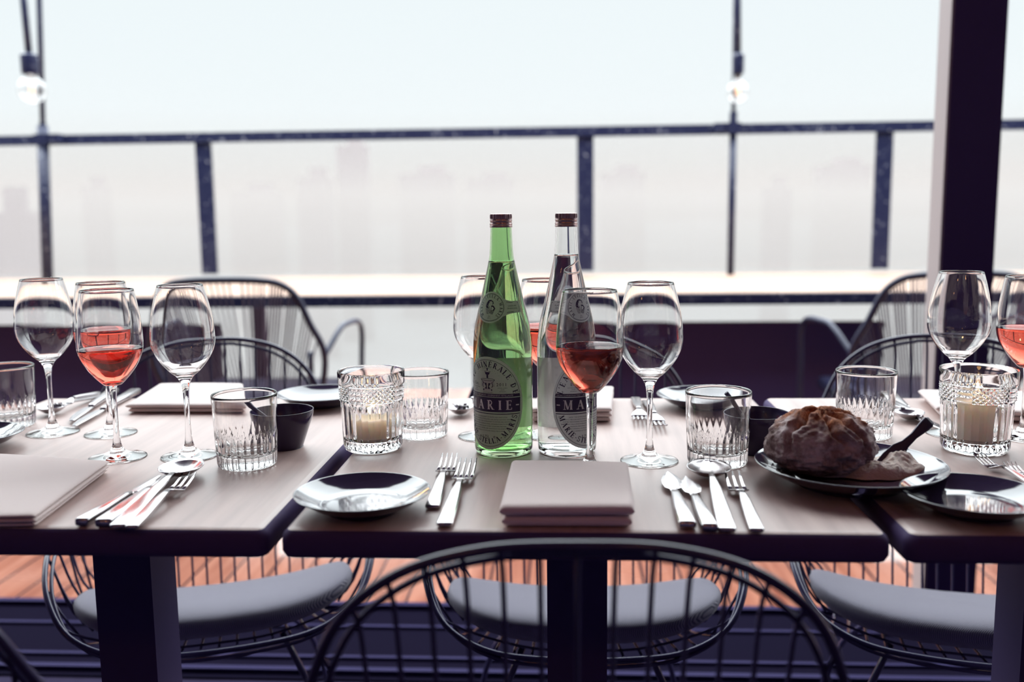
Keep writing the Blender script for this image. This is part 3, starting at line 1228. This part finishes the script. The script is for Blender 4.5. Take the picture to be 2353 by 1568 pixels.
def patch(name, m, parent, ang0, zc, eps, outline, nr=14, th=.00018):
    """solid curved sticker filling a closed outline (star shaped about 0,0)"""
    q = MB()
    n = len(outline)
    fr, bk = [], []
    for (e_, L) in ((eps, fr), (eps - th, bk)):
        L.append(len(q.v))
        q.v.append(wrap_pt(0, 0, ang0, zc, e_))
        for j in range(1, nr + 1):
            for (u, v) in outline:
                L.append(len(q.v))
                q.v.append(wrap_pt(u * j / nr, v * j / nr, ang0, zc, e_))
    for L, flip in ((fr, False), (bk, True)):
        for k in range(n):
            l = (k + 1) % n
            f = [L[0], L[1 + k], L[1 + l]]
            q.f.append(f[::-1] if flip else f)
            for j in range(nr - 1):
                a, b = 1 + j * n, 1 + (j + 1) * n
                f = [L[a + k], L[b + k], L[b + l], L[a + l]]
                q.f.append(f[::-1] if flip else f)
    a = 1 + (nr - 1) * n
    for k in range(n):
        l = (k + 1) % n
        q.f.append([fr[a + k], bk[a + k], bk[a + l], fr[a + l]])
    q.mi = [0] * len(q.f)
    return q.build(name, m, parent, smooth=False, fix=False)


def main_label(bt, ang0, green):
    zc = .0705
    HX, HY = .0462, .0590
    n = 64
    ell = [(HX * math.cos(2 * PI * i / n), HY * math.sin(2 * PI * i / n)) for i in range(n)]
    lab = patch('front_label', M_label, bt, ang0, zc, .00030, ell)
    ink = Flat()
    kx, ky = HX - .0032, HY - .0040

    def ex(y): return kx * math.sqrt(max(0, 1 - (y / ky) ** 2))
    for (y0, y1) in ((.0132, .0575), (-.0145, -.0575)):
        a0 = math.asin(min(1, y0 / ky)) if y0 > 0 else None
        if y0 > 0:
            pts = [(kx * math.cos(a), ky * math.sin(a)) for a in [a0 + (PI - 2 * a0) * i / 48 for i in range(49)]]
        else:
            a1 = math.asin(y0 / ky)
            pts = [(kx * math.cos(a), ky * math.sin(a)) for a in [a1 - (PI + 2 * a1) * i / 48 for i in range(49)]]
        ink.line(pts, .0005)
    # bands
    def band(y0, y1, m=28):
        for i in range(m):
            f0, f1 = -1 + 2 * i / m, -1 + 2 * (i + 1) / m
            ink.poly([(ex(y0) * f0, y0), (ex(y0) * f1, y0), (ex(y1) * f1, y1), (ex(y1) * f0, y1)])
    band(-.0107, .0077)
    band(.0086, .0125)
    band(-.0135, -.0125)
    ink.serif_arc("L'EAU MIN\u00c9RALE DE", .0070, HX - .0120, HY - .0128, PI / 2, PI * .86, True)
    ink.serif_arc('MARIE-STELLA-MARIS', .0068, HX - .0064, HY - .0074, -PI / 2, PI * .82, False)
    # fountain
    ink.rect(-.0008, .0415, .0008, .0450)
    ink.poly([(-.0038, .0395), (.0038, .0395), (.0022, .0365), (-.0022, .0365)])
    ink.line([(-.0045, .0405), (.0045, .0405)], .0005)
    ink.rect(-.0012, .0320, .0012, .0365)
    ink.line([(math.cos(a) * .0100, .0302 + math.sin(a) * .0013) for a in [2 * PI * i / 24 for i in range(24)]], .0005, True)
    ink.poly([(-.0100, .0296), (.0100, .0296), (.0060, .0258), (-.0060, .0258)])
    for s_ in (-1, 1):
        ink.poly([(s_ * .0012, .0258), (s_ * .0046, .0258), (s_ * .0022, .0215), (s_ * .0040, .0185), (s_ * .0006, .0185), (s_ * .0010, .0215)])
        ink.line([(s_ * .0062, .0262), (s_ * .0075, .0225), (s_ * .0058, .0205)], .0009)
        ink.line([(s_ * .0085, .0275), (s_ * .0092, .0215)], .0003)
        for j in range(3):
            aa = [(s_ * (.0012 + (.0030 + .0022 * j) * (1 - math.cos(t * PI))), .0448 - .0004 * j + .0016 * math.sin(t * PI) - t * t * (.006 + .003 * j)) for t in [i / 7 for i in range(8)]]
            for i in range(7):
                ink.rect(aa[i][0] - .0002, aa[i][1] - .0002, aa[i][0] + .0002, aa[i][1] + .0002)
    ink.rect(-.0064, .0160, .0064, .0185)
    ink.sans('AMSTERDAM', .0020, 0, .0132, space=1.25)
    ink.sans('Est.', .0056, -.0185, .0225, space=1.15)
    ink.sans('2011', .0056, .0185, .0225, space=1.25)
    for s_, t3 in ((-1, ('NATUURLIJK MINERAAL', 'WATER', 'AMSTERDAM')), (1, ('NATURAL MINERAL', 'WATER', 'AMSTERDAM'))):
        for j, tt in enumerate(t3): ink.sans(tt, .0014, s_ * .0195, .0195 - j * .0022)
    lines = ['64/292  THE HUMAN RIGHT TO WATER AND SANITATION', 'IN 2010, THROUGH RESOLUTION 64/292, THE UNITED NATIONS GENERAL',
             'ASSEMBLY RECOGNIZED THE HUMAN RIGHT TO WATER AND SANITATION.', 'IT ALSO CALLS UPON INTERNATIONAL ORGANISATIONS TO PROVIDE',
             'FINANCIAL RESOURCES TO HELP COUNTRIES PROVIDE', 'CLEAN DRINKING WATER AND SANITATION FOR EVERYONE.', 'THIS INSPIRED US TO FOUND MARIE-STELLA-MARIS']
    for j, tt in enumerate(lines):
        wmax = ex(-.0185 - j * .0030) * 2 - .0220
        nat = len(tt) * .00068 * 1.95
        ink.sans(tt, .0019, 0, -.0178 - j * .00295, sx=min(1.0, wmax / (nat * .62 * 1.0)) if nat else 1)
    ink.sans('0,75L', .0048, -.0035, -.0440)
    ink.sans('e', .0066, .0085, -.0440)
    ink.build('printing', M_ink, lab, ang0, zc, .00050)
    lt = Flat()
    lt.serif('MARIE', .0118, 0, -.0075, track=.46, sx=1.0)
    lt.rect(-.0405, -.0027, -.0362, -.0011)
    lt.rect(.0362, -.0027, .0405, -.0011)
    lt.sans('SPARKLING \u2022 MET BRUIS \u2022 L\u00c9G\u00c8REMENT P\u00c9TILLANTE' if green else 'NON CARBONATED \u2022 ZONDER BRUIS \u2022 NON GAZEUSE', .0025, 0, .0096, sx=1.12 if green else 1.3)
    lt.build('light_lettering', M_silverink, lab, ang0, zc, .00062)


def neck_label(bt, ang0, side, words):
    NK = 1.25
    zc = .1905
    Rr = .0155
    # circle with a ribbon tab to one side
    pts = []
    n = 40
    for i in range(n):
        a = 2 * PI * i / n
        x, y = Rr * math.cos(a), Rr * 1.02 * math.sin(a)
        pts.append((x, y))
    out = []
    for (x, y) in pts:
        if side * x > 0 and abs(y) < .0085:
            continue
        out.append((x, y))
    tab = [(side * .0175, .0072), (side * .0215, .0062), (side * .0310, .0058), (side * .0318, .0050), (side * .0322, 0), (side * .0318, -.0050),
           (side * .0310, -.0058), (side * .0215, -.0062), (side * .0175, -.0072)]
    allp = sorted(out + tab, key=lambda p: math.atan2(p[1], p[0]))
    allp = [(a * NK, b * NK) for a, b in allp]
    lab = patch('neck_label', M_label, bt, ang0, zc, .00035, allp, nr=10)
    ink = Flat()
    for rr, w in ((Rr - .0016, .0004), (Rr - .0022, .0002)):
        ink.line([(rr * math.cos(2 * PI * i / 40), rr * math.sin(2 * PI * i / 40)) for i in range(40)], w, True)
    ink.line([(side * .0165, .0055), (side * .0215, .0046), (side * .0300, .0042), (side * .0306, 0), (side * .0300, -.0042), (side * .0215, -.0046), (side * .0165, -.0055)], .0004)
    ink.serif_arc('MARIE-STELLA-MARIS', .0029, Rr - .0056, Rr - .0056, PI / 2, PI * 1.62, True)
    ink.sans('Est.', .0016, 0, -.0095)
    ink.sans('2011', .0018, 0, -.0114)
    for j, wd in enumerate(words): ink.sans(wd, .0021, side * .0226, .0007 - j * .0026)
    # long haired woman's head in profile, engraved style
    ink.line([(.0007, .0068), (-.0022, .0066), (-.0040, .0042), (-.0046, .0010), (-.0036, -.0008)], .0014)
    ink.line([(-.0016, .0058), (-.0030, .0030), (-.0030, .0004), (-.0020, -.0014)], .0012)
    ink.line([(.0008, .0068), (.0026, .0055), (.0030, .0034)], .0009)
    ink.line([(.0010, .0012), (.0034, .0010), (.0048, -.0012), (.0036, -.0030)], .0013)
    ink.line([(.0022, .0040), (.0028, .0026), (.0018, .0014), (.0010, .0010)], .0003)
    ink.line([(-.0012, .0010), (-.0006, -.0030), (.0000, -.0062)], .0004)
    ink.line([(.0012, .0002), (.0010, -.0030), (.0006, -.0062)], .0005)
    for k in range(5):
        ink.line([(-.0052 + .0004 * k, -.0016 - .0011 * k), (-.0030, -.0018 - .0011 * k), (-.0010, -.0030 - .0009 * k)], .0004)
        ink.line([(.0012, -.0034 - .0008 * k), (.0032, -.0030 - .0009 * k), (.0050 - .0004 * k, -.0020 - .0011 * k)], .0005)
    ink.v = [(a * NK, b * NK) for a, b in ink.v]
    ink.build('printing', M_ink, lab, ang0, zc, .00055)


def make_bottle(label, glass_m, liq_m, fill, ang_main, ang_neck, side, words, green):
    t = empty('water_bottle', (0, 0, 0), 0, label, 'bottle', None)
    outer = smoothprof(BPROF, 4)
    inn = [(.0108, .2945)]
    for r, z in reversed(BP):
        if .012 < z < .2925: inn.append((r - .0022, z))
    inn += [(.0340, .0095), (.028, .0085), (.015, .011), (0, .012)]
    MB().lathe(outer + inn, 96).build('bottle_glass', glass_m, t)
    # water
    pts = [(r, z) for r, z in inn if z < fill]
    rs = brad(fill) - .0022
    e_ = .0002
    pr = [(0, fill), (rs - .003, fill), (rs - .001, fill + .0004), (rs + e_, fill + .0012)] + [(r + e_ if r > 0 else 0, z - (.0002 if z < .02 else 0)) for r, z in pts]
    MB().lathe(pr, 96).build('water', liq_m, t)
    # screw cap
    c = MB()
    pc = [(.0118, .2885), (.0141, .2885), (.0143, .2900), (.0138, .2912), (.0143, .2926), (.0136, .2942), (.0136, .2956), (.0141, .2970), (.0136, .2986), (.0139, .3000),
          (.0139, .3034), (.0134, .3050), (.0120, .3056), (0, .3057)]

    def mod(q, r, z, i):
        if 9 <= i <= 10: return r - .0005 * (1 if int(q * 60 / (2 * PI) * 2) % 2 else 0)
        return r
    c.lathe([(0, .2946), (.0118, .2944)] + pc, 120, lambda q, r, z, i: mod(q, r, z, i - 2))
    c.build('screw_cap', M_cap, t, auto=35)
    main_label(t, ang_main, green)
    neck_label(t, ang_neck, side, words)
    bw, bh = .030, .046
    rect = []
    for (x0, y0, x1, y1, k) in ((-bw, -bh, bw, -bh, 12), (bw, -bh, bw, bh, 12), (bw, bh, -bw, bh, 12), (-bw, bh, -bw, -bh, 12)):
        for i in range(k): rect.append((x0 + (x1 - x0) * i / k, y0 + (y1 - y0) * i / k))
    patch('back_label', M_backlabel, t, ang_main + PI, .0735, .0003, rect, nr=8)
    return t


bg = make_bottle('green glass bottle of sparkling water with an oval label, the left one of the pair', M_green, M_water, .2455,
                 math.radians(-27), math.radians(-26), 1, ('GAZEUSE/', 'SPARKLING'), True)
put(bg, 1158, 1038)
bc = make_bottle('clear glass water bottle with an oval label, behind the red wine glass', M_bclear, M_water, .2530,
                 math.radians(42), math.radians(34), -1, ('PLATE/', 'STILL'), False)
put(bc, 1303, 1038)


# ================================================================== PLATES, BOWLS
def make_plate(label, R, H, foot, cat='plate', group=None):
    t = empty('plate', (0, 0, 0), 0, label, cat, group)
    prof = [(0, .0028), (foot - .004, .0028), (foot - .002, .0004), (foot + .002, .0004), (foot + .004, .0040), (foot + (R - foot) * .5, H * .42), (R - .004, H * .86),
            (R, H - .0012), (R - .0008, H), (R - .0040, H - .0020), (R * .82, H * .66), (R * .66, H * .42), (R * .60, H * .33 + .001), (R * .5, .0068), (R * .25, .0062), (0, .0060)]
    MB().lathe(smoothprof(prof, 3), 96).build('dish', M_glaze, t)
    return t


def put_c(o, cx, cy_, zr):
    """place by the rim centre seen at pixel (cx, cy) at height zr above the table"""
    p = at(cx, cy_, .75 + zr)
    o.location = (p.x, p.y, .75)


PR = .0712
pl1 = make_plate('small dark glazed side plate in front of the low candle glass', PR, .021, .036, group='small side plates')
put_c(pl1, 833, 1129, .020)
for (px, py, lab) in ((737, 903, 'small dark glazed side plate behind the low candle glass and black bowl'),
                      (1614, 906, 'small dark glazed side plate behind the water tumbler on the middle table'),
                      (2240, 1132, 'small dark glazed side plate at the lower right corner'),
                      (-78, 997, 'small dark glazed plate cut by the left edge in front of the tumbler')):
    g = copy_tree(pl1)
    g['label'] = lab
    put_c(g, px, py, .020)
bp = make_plate('large dark glazed plate carrying the bread and butter', .1035, .026, .056, group=None)
put_c(bp, 1952, 1062, .025)
BPL = bp.location.copy()


def make_bowl(label):
    t = empty('bowl', (0, 0, 0), 0, label, 'bowl', 'small black bowls')
    prof = [(0, .001), (.024, .0006), (.0255, .001), (.0285, .009), (.0345, .026), (.0400, .042), (.0412, .0500), (.0408, .0508), (.0400, .0500), (.0385, .042),
            (.0325, .025), (.026, .011), (.018, .0062), (0, .005)]
    MB().lathe(smoothprof(prof, 4), 64).build('vessel', M_bowl, t)
    return t


bw1 = make_bowl('small black bowl behind the water tumbler on the left table')
put_c(bw1, 648, 943, .050)
bw2 = copy_tree(bw1)
bw2['label'] = 'small black bowl between the water tumbler and the bread'
put_c(bw2, 1739, 950, .050)


def rod_between(name, a, b, r0, r1, m, label, cat, group=None):
    t = empty(name, a, 0, label, cat, group)
    a, b = Vector(a), Vector(b)
    d = b - a
    MB().tube(smoothpath([(0, 0, 0), d * .1, d * .5, d * .8, d], 5), [r0] * 5 + [r0 * 1.02] * 5 + [r1] * 11, 10).build('handle', m, t)
    e_ = MB()
    prof = [(0, -.012), (.006, -.009), (.008, 0), (.006, .009), (0, .012)]
    q = d.normalized().to_track_quat('Z', 'Y').to_matrix().to_4x4()
    e_.lathe(prof, 16, M=Matrix.Scale(.45, 4, Vector((1, 0, 0))))
    ee = e_.build('spoon_bowl', m, t)
    ee.matrix_local = q
    return t


for bw, (hx, hy), lab in ((bw1, (560, 921), 'small black spoon leaning in the black bowl on the left table'),
                          (bw2, (1669, 903), 'small black spoon leaning in the black bowl beside the bread')):
    a = bw.location + Vector((.012, .004, .016))
    rim_y = bw.location.y
    b = aty(hx, hy, rim_y - .004)
    rod_between('small_spoon', a, b, .0018, .0030, M_spread, lab, 'spoon', 'black spoons in the bowls')


# ================================================================== CUTLERY (handle end at origin, pointing +Y)
def handle(m, L, w0, w1, zt, thick=.0022, lift=0.0):
    """tapered flat handle, end (y=0) width w0, neck width w1"""
    secs = [(0, 0, .0032, w0 * .72, thick * .7), (0, .003, .0033, w0, thick), (0, L * .35, .0055 + lift * .3, w0 * .92, thick), (0, L * .7, .0085 + lift * .7, (w0 * .55 + w1 * .45), thick * .95),
            (0, L * .9, .0095 + lift, w1 * 1.1, thick * .9), (0, L, zt, w1, thick * .85)]
    m.ribbon(secs)


def make_fork(label, L=.185, tines=4, W=.0115, hw=.0075):
    t = empty('fork', (0, 0, 0), 0, label, 'fork', 'forks')
    h = MB()
    hl = L * .60
    handle(h, hl, hw, .0030, .0098)
    h.build('handle', M_steel, t)
    k = MB()
    y1 = L * .72
    k.ribbon([(0, hl - .001, .0098, .0030, .0016), (0, hl + .006, .0090, .0045, .0013), (0, hl + .013, .0066, W * .85, .0011), (0, hl + .018, .0050, W, .0010), (0, y1 + .003, .0040, W, .0010)])
    for i in range(tines):
        x = -W + W * 2 * (i + .5) / tines
        wt = W / tines * .62
        k.ribbon([(x, y1, .0040, wt, .0010), (x, y1 + (L - y1) * .4, .0046, wt * .85, .0010), (x, y1 + (L - y1) * .75, .0075, wt * .7, .0009), (x, L, .0115, wt * .35, .0006)])
    k.build('head', M_steel, t)
    return t


def make_knife(label, L=.20, fish=False):
    t = empty('knife', (0, 0, 0), 0, label, 'knife', 'knives')
    h = MB()
    hl = L * .58
    h.ribbon([(0, 0, .005, .0070, .0035), (0, .003, .005, .0085, .0044), (0, hl * .5, .0052, .0072, .0040), (0, hl * .9, .0054, .0048, .0034), (0, hl, .0054, .0038, .0026)])
    h.build('handle', M_steel, t)
    k = MB()
    if fish:
        out = [(.0035, hl - .002), (.0040, hl + .010), (.0100, hl + .016), (.0125, hl + .030), (.0120, hl + .045), (.0080, hl + .062), (.0030, L - .003), (.0010, L),
               (-.0010, L - .004), (-.0060, hl + .060), (-.0095, hl + .045), (-.0100, hl + .030), (-.0085, hl + .016), (-.0040, hl + .010), (-.0035, hl - .002)]
    else:
        out = [(.0035, hl - .002), (.0038, hl + .004), (.0085, hl + .008), (.0095, hl + .03), (.0090, hl + .05), (.0060, L - .012), (.0015, L), (-.0040, L - .002),
               (-.0052, hl + .04), (-.0048, hl + .004), (-.0035, hl - .002)]
    n = len(out)
    z0, z1 = .0046, .0062
    cx_ = sum(p[0] for p in out) / n
    vs = [(x, y, z0 + .0006) for x, y in out] + [(x, y, z1 - .0006) for x, y in out] + [(x * .6 + cx_ * .4, y, z1) for x, y in out]
    fs = [tuple(reversed(range(n))), tuple(range(2 * n, 3 * n))]
    for i in range(n):
        j = (i + 1) % n
        fs += [(i, j, n + j, n + i), (n + i, n + j, 2 * n + j, 2 * n + i)]
    k.add(vs, fs)
    k.build('blade', M_steel, t, smooth=False)
    return t


def make_spoon(label, L=.185, a=.0225, b=.027, hw=.0078):
    t = empty('spoon', (0, 0, 0), 0, label, 'spoon', 'spoons')
    h = MB()
    hl = L - 2 * b + .002
    handle(h, hl, hw, .0030, .0120, lift=.002)
    h.build('handle', M_steel, t)
    k = MB()
    n, nr = 40, 10
    vs, fs = [], []
    yc = L - b
    for lay, off in ((0, 0), (1, -.0011)):
        for j in range(nr + 1):
            r = j / nr
            for i in range(n):
                q = 2 * PI * i / n
                eg = 1 - .10 * math.sin(q)
                zz = .0125 + off - (.0108) * (1 - r ** 2.2) + .0010
                vs.append((a * r * math.cos(q) * eg * (1 if lay == 0 else 1.0), yc + b * r * math.sin(q), zz))
    S = (nr + 1) * n
    for lay in (0, 1):
        for j in range(nr):
            for i in range(n):
                l = (i + 1) % n
                f = (lay * S + j * n + i, lay * S + (j + 1) * n + i, lay * S + (j + 1) * n + l, lay * S + j * n + l)
                fs.append(f if lay == 0 else f[::-1])
    for i in range(n):
        l = (i + 1) % n
        fs.append((nr * n + i, S + nr * n + i, S + nr * n + l, nr * n + l))
    k.add(vs, fs)
    k.build('spoon_bowl', M_steel, t)
    return t


def lay(o, p0, p1, z=.75, tilt=0.0, roll=0.0):
    """handle end at pixel p0, tip at pixel p1"""
    a, b = at(*p0, z + .003), at(*p1, z + .006)
    d = b - a
    o.location = (a.x, a.y, z)
    o.rotation_euler = (tilt, roll, math.atan2(-d.x, d.y))
    L = math.hypot(d.x, d.y)
    nat = o.get('_L', .19)
    s_ = L / nat
    o.scale = (max(min(s_, 1.12), .8), s_, 1)
    return o


def tagL(o, L):
    o['_L'] = L
    return o


F4 = tagL(make_fork('fork', .185, 4), .185)
F3 = tagL(make_fork('fork', .165, 3, .0105, .0066), .165)
KN = tagL(make_knife('knife', .20), .20)
KF = tagL(make_knife('knife', .185, fish=True), .185)
SP = tagL(make_spoon('spoon', .185, .0225, .0275), .185)
used = set()


def use(proto, p0, p1, lab, **kw):
    o = proto if proto.name not in used else copy_tree(proto)
    used.add(proto.name)
    o['label'] = lab
    return lay(o, p0, p1, **kw)


# left front set (fanned to the right)
use(KN, (186, 1206), (368, 1092), 'knife leftmost of the cutlery beside the napkin at the left front')
use(KN, (236, 1208), (412, 1072), 'knife between the other knife and the spoon at the left front')
use(SP, (268, 1212), (440, 1066), 'spoon with its bowl up beside the fork at the left front', z=.7515)
use(F3, (300, 1214), (436, 1096), 'three pronged fork beside the spoon at the left front', z=.752)
# two forks left of the centre napkin
use(F4, (993, 1167), (1034, 1052), 'shorter fork between the side plate and its longer neighbour')
use(F4, (1021, 1208), (1077, 1063), 'longer fork just left of the centre napkin')
# right set
use(KF, (1580, 1213), (1532, 1083), 'broad bladed knife nearest to the centre napkin')
use(KF, (1632, 1219), (1573, 1094), 'broad bladed knife between its twin and the round spoon')
use(SP, (1672, 1220), (1622, 1066), 'round spoon in front of the water tumbler on the middle table')
use(F3, (1740, 1221), (1682, 1094), 'three pronged fork right of the round spoon')
# far forks, tines towards us
use(F4, (1460, 915), (1474, 972), 'fork lying left of its twin behind the empty wine glass')
use(F4, (1486, 922), (1517, 986), 'fork lying right of its twin behind the empty wine glass')
# far left set
use(KN, (262, 899), (163, 967), 'knife on the far left table, upper one of the pair')
use(KN, (313, 900), (168, 979), 'knife on the far left table, lower one of the pair')
use(SP, (236, 909), (96, 952), 'spoon behind the far left wine glass')
use(F3, (226, 903), (126, 935), 'fork lying over the spoon behind the far left wine glass', z=.757)
# behind the green bottle
use(SP, (1120, 912), (1046, 953), 'spoon half hidden behind the green bottle')
use(F3, (1128, 905), (1048, 938), 'fork half hidden behind the green bottle', z=.757)
# right back set
use(KN, (2044, 908), (2120, 968), 'knife behind the tumbler on the right table, the upper one')
use(KN, (2040, 924), (2180, 990), 'knife behind the tumbler on the right table, the lower one')
use(SP, (2010, 916), (2104, 966), 'spoon with dark underside behind the tumbler on the right table')
# right front forks
use(F4, (2400, 1130), (2249, 1054), 'fork behind the side plate at the right edge, the left one')
use(F4, (2440, 1145), (2318, 1072), 'fork behind the side plate at the right edge, the right one')
for o in bpy.data.objects:
    if '_L' in o: del o['_L']


# ================================================================== NAPKINS
def make_napkin(label, corners, layers=3, th=.0062, flare=0.0, seed=1):
    """corners: four table points (front-left, front-right, back-right, back-left) around the centre"""
    c = sum((Vector(p) for p in corners), Vector((0, 0, 0))) / 4
    t = empty('napkin', (c.x, c.y, .75), 0, label, 'napkin', 'folded cloth napkins')
    C4 = [Vector(p) - c for p in corners]
    q = MB()
    rn = random.Random(seed)
    n = 26
    for k in range(layers):
        z0 = .0006 + k * th
        ins = .004 * rn.random() + (.004 if k == 0 else 0) - flare * k
        vs, fs = [], []

        def bil(u, v):
            return C4[0] * (1 - u) * (1 - v) + C4[1] * u * (1 - v) + C4[2] * u * v + C4[3] * (1 - u) * v
        rows = 13
        for j in range(rows):          # around the thickness: bottom -> edge -> top
            pass
        # top and bottom sheets joined by a rounded border
        m = n
        top, bot = [], []
        for (L, sg) in ((top, 1), (bot, -1)):
            for a in range(m + 1):
                for b in range(m + 1):
                    u, v = a / m, b / m
                    # ease to get dense samples near the border
                    u2, v2 = .5 - .5 * math.cos(PI * u), .5 - .5 * math.cos(PI * v)
                    p = bil(ins * 4 + u2 * (1 - 8 * ins), ins * 4 + v2 * (1 - 8 * ins))
                    du, dv = min(u2, 1 - u2), min(v2, 1 - v2)
                    e1 = min(1, du / .035)
                    e2 = min(1, dv / .05)
                    rd = (1 - (1 - e1) ** 2) ** .5 * (1 - (1 - e2) ** 2) ** .5 if e1 > 0 and e2 > 0 else 0
                    wob = noise.noise(Vector((p.x * 9 + seed, p.y * 9, k * .7))) * .0016
                    sag = .0018 * (math.sin(PI * u) * math.sin(PI * v))
                    z = z0 + th / 2 + sg * (th * .49) * rd + wob * (k + .4) / layers + sag * k / layers
                    L.append(len(vs))
                    vs.append((p.x, p.y, z))
        for a in range(m):
            for b in range(m):
                i0, i1, i2, i3 = a * (m + 1) + b, (a + 1) * (m + 1) + b, (a + 1) * (m + 1) + b + 1, a * (m + 1) + b + 1
                fs.append((top[i0], top[i1], top[i2], top[i3]))
                fs.append((bot[i3], bot[i2], bot[i1], bot[i0]))
        q.add(vs, fs)
    bm = bmesh.new()
    me = bpy.data.meshes.new('cloth')
    me.from_pydata(q.v, [], q.f)
    bm.from_mesh(me)
    bmesh.ops.remove_doubles(bm, verts=bm.verts[:], dist=.00005)
    bmesh.ops.recalc_face_normals(bm, faces=bm.faces[:])
    bm.to_mesh(me)
    bm.free()
    link('cloth', me, M_napkin, t)
    return t


def C(*pp): return [at(x, y, .75) for x, y in pp]


make_napkin('thick folded pale napkin at the front centre of the middle table', C((1142, 1219), (1464, 1221), (1447, 1104), (1172, 1100)), 2, .0118, seed=2)
make_napkin('folded pale napkin at the left front edge beside the cutlery', C((-260, 1226), (85, 1218), (262, 1084), (-110, 1060)), 3, .0050, seed=5)
make_napkin('folded pale napkin at the far side of the left table', C((286, 952), (570, 952), (560, 899), (368, 899)), 2, .0075, seed=9)
make_napkin('folded pale napkin behind the clear bottle', C((1215, 973), (1408, 973), (1412, 917), (1250, 915)), 3, .0072, seed=12)
make_napkin('folded pale napkin behind the tall candle glass', C((2150, 960), (2500, 985), (2460, 925), (2108, 918)), 2, .0085, seed=15)

# ================================================================== BREAD, BUTTER, SPREADER
bz = BPL.z
pb_ = at(1884, 1052, .775)
bread = empty('bread_loaf', (pb_.x, pb_.y, bz + .007), .3, 'round rustic loaf of bread with a cracked dark crust on the large plate', 'bread')
bm = bmesh.new()
bmesh.ops.create_icosphere(bm, subdivisions=6, radius=1)
lay_ = bm.verts.layers.float.new('crack')
grooves = [-2.6, -1.62, -1.05, -.25, .7, 1.9]
for vtx in bm.verts:
    p = vtx.co.copy()
    th = math.atan2(p.y, p.x) + .25 * p.z + .30 * noise.noise(p * 1.9) + .08 * noise.noise(p * 6)
    d = min(abs((th - g + PI) % (2 * PI) - PI) for g in grooves)
    rxy = math.hypot(p.x, p.y)
    el = math.atan2(p.z, rxy)
    g = (.55 + .9 * noise.noise(p * 1.7 + Vector((9, 9, 9)))) * 1.5 * math.exp(-(d * max(rxy, .22) / .075) ** 2) * max(0, min(1, (el + .75) * 1.6))
    lip = math.exp(-((d * max(rxy, .22) - .15) / .06) ** 2) * max(0, min(1, el + .5))
    rg = abs(noise.noise(p * 3.6 + Vector((5, 2, 7))))
    rg2 = abs(noise.noise(p * 8.5))
    s_ = 1.03 - .20 * g + .10 * (.25 - rg) - .05 * rg2 + .045 * lip + .06 * noise.noise(p * 2.2) + .035 * noise.noise(p * 6) + .016 * noise.noise(p * 17) + .007 * noise.noise(p * 45)
    z = p.z * s_
    if z < 0: z *= .72
    vtx.co = Vector((p.x * s_ * .0610, p.y * s_ * .055, (z * .0425)))
    tp = max(0, min(1, (el - .60) * 2.0 + 1.2 * noise.noise(p * 3.5 + Vector((3, 1, 0)))))
    vtx[lay_] = max(0, min(1, max(tp, g * max(0, min(1, el * 1.2)) * .8)))
minz = min(v_.co.z for v_ in bm.verts)
for vtx in bm.verts: vtx.co.z -= minz
me = bpy.data.meshes.new('crust')
bm.to_mesh(me)
bm.free()
link('crust', me, M_bread, bread)

pd = at(2000, 1070, .765)
butter = empty('butter_mound', (pd.x, pd.y, bz + .0075), 0, 'ragged mound of whipped butter beside the bread on the large plate', 'butter')
q = MB()
nx, ny = 110, 60
vs, fs = [], []
for i in range(nx + 1):
    for j in range(ny + 1):
        u, v_ = i / nx, j / ny
        x, y = (u - .5) * .128, (v_ - .5) * .062
        y += -.012 * math.cos((u - .5) * PI) + .010
        e1 = max(0, 1 - (2 * u - 1) ** 4) * max(0, 1 - (2 * v_ - 1) ** 4)
        z = .016 * e1 ** .6 * (1 + .9 * noise.noise(Vector((x * 45, y * 45, 1)))) + .004 * abs(noise.noise(Vector((x * 160, y * 160, 3)))) * e1
        z += .011 * math.exp(-((x - .034) ** 2 + (y - .002) ** 2) / .00022) + .016 * math.exp(-((x + .030) ** 2 + (y - .018) ** 2) / .00016)
        vs.append((x * (1 + .06 * noise.noise(Vector((0, y * 60, 0)))), y * (1 + .25 * noise.noise(Vector((x * 40, 0, 5)))), z * min(1, e1 * 5) + .0))
for i in range(nx):
    for j in range(ny):
        a = i * (ny + 1) + j
        fs.append((a, a + ny + 1, a + ny + 2, a + 1))
q.add(vs, fs)
q.build('butter', M_dip, butter)

# black spreader standing in the butter
sa = at(2036, 1062, .770)
sb = aty(2137, 967, sa.y + .035)
spd = empty('butter_spreader', sa, 0, 'black butter spreader stuck in the butter, its handle pointing up right', 'butter knife')
d = sb - sa
Lh = d.length
q = MB()
q.ribbon([(0, -.018, 0, .0035, .0008), (0, -.012, 0, .0075, .0010), (0, .005, 0, .0095, .0012), (0, .022, 0, .0090, .0014), (0, .034, 0, .0052, .0020), (0, Lh * .62, 0, .0042, .0026),
          (0, Lh * .85, 0, .0066, .0032), (0, Lh - .004, 0, .0072, .0032), (0, Lh, 0, .0050, .0022)])
s_o = q.build('spreader_body', M_spread, spd)
yv = d.normalized()
xv = yv.cross(Vector((0, -1, .35))).normalized()
zv = xv.cross(yv)
s_o.matrix_local = Matrix((xv, yv, zv)).transposed().to_4x4()

bpy.context.view_layer.update()
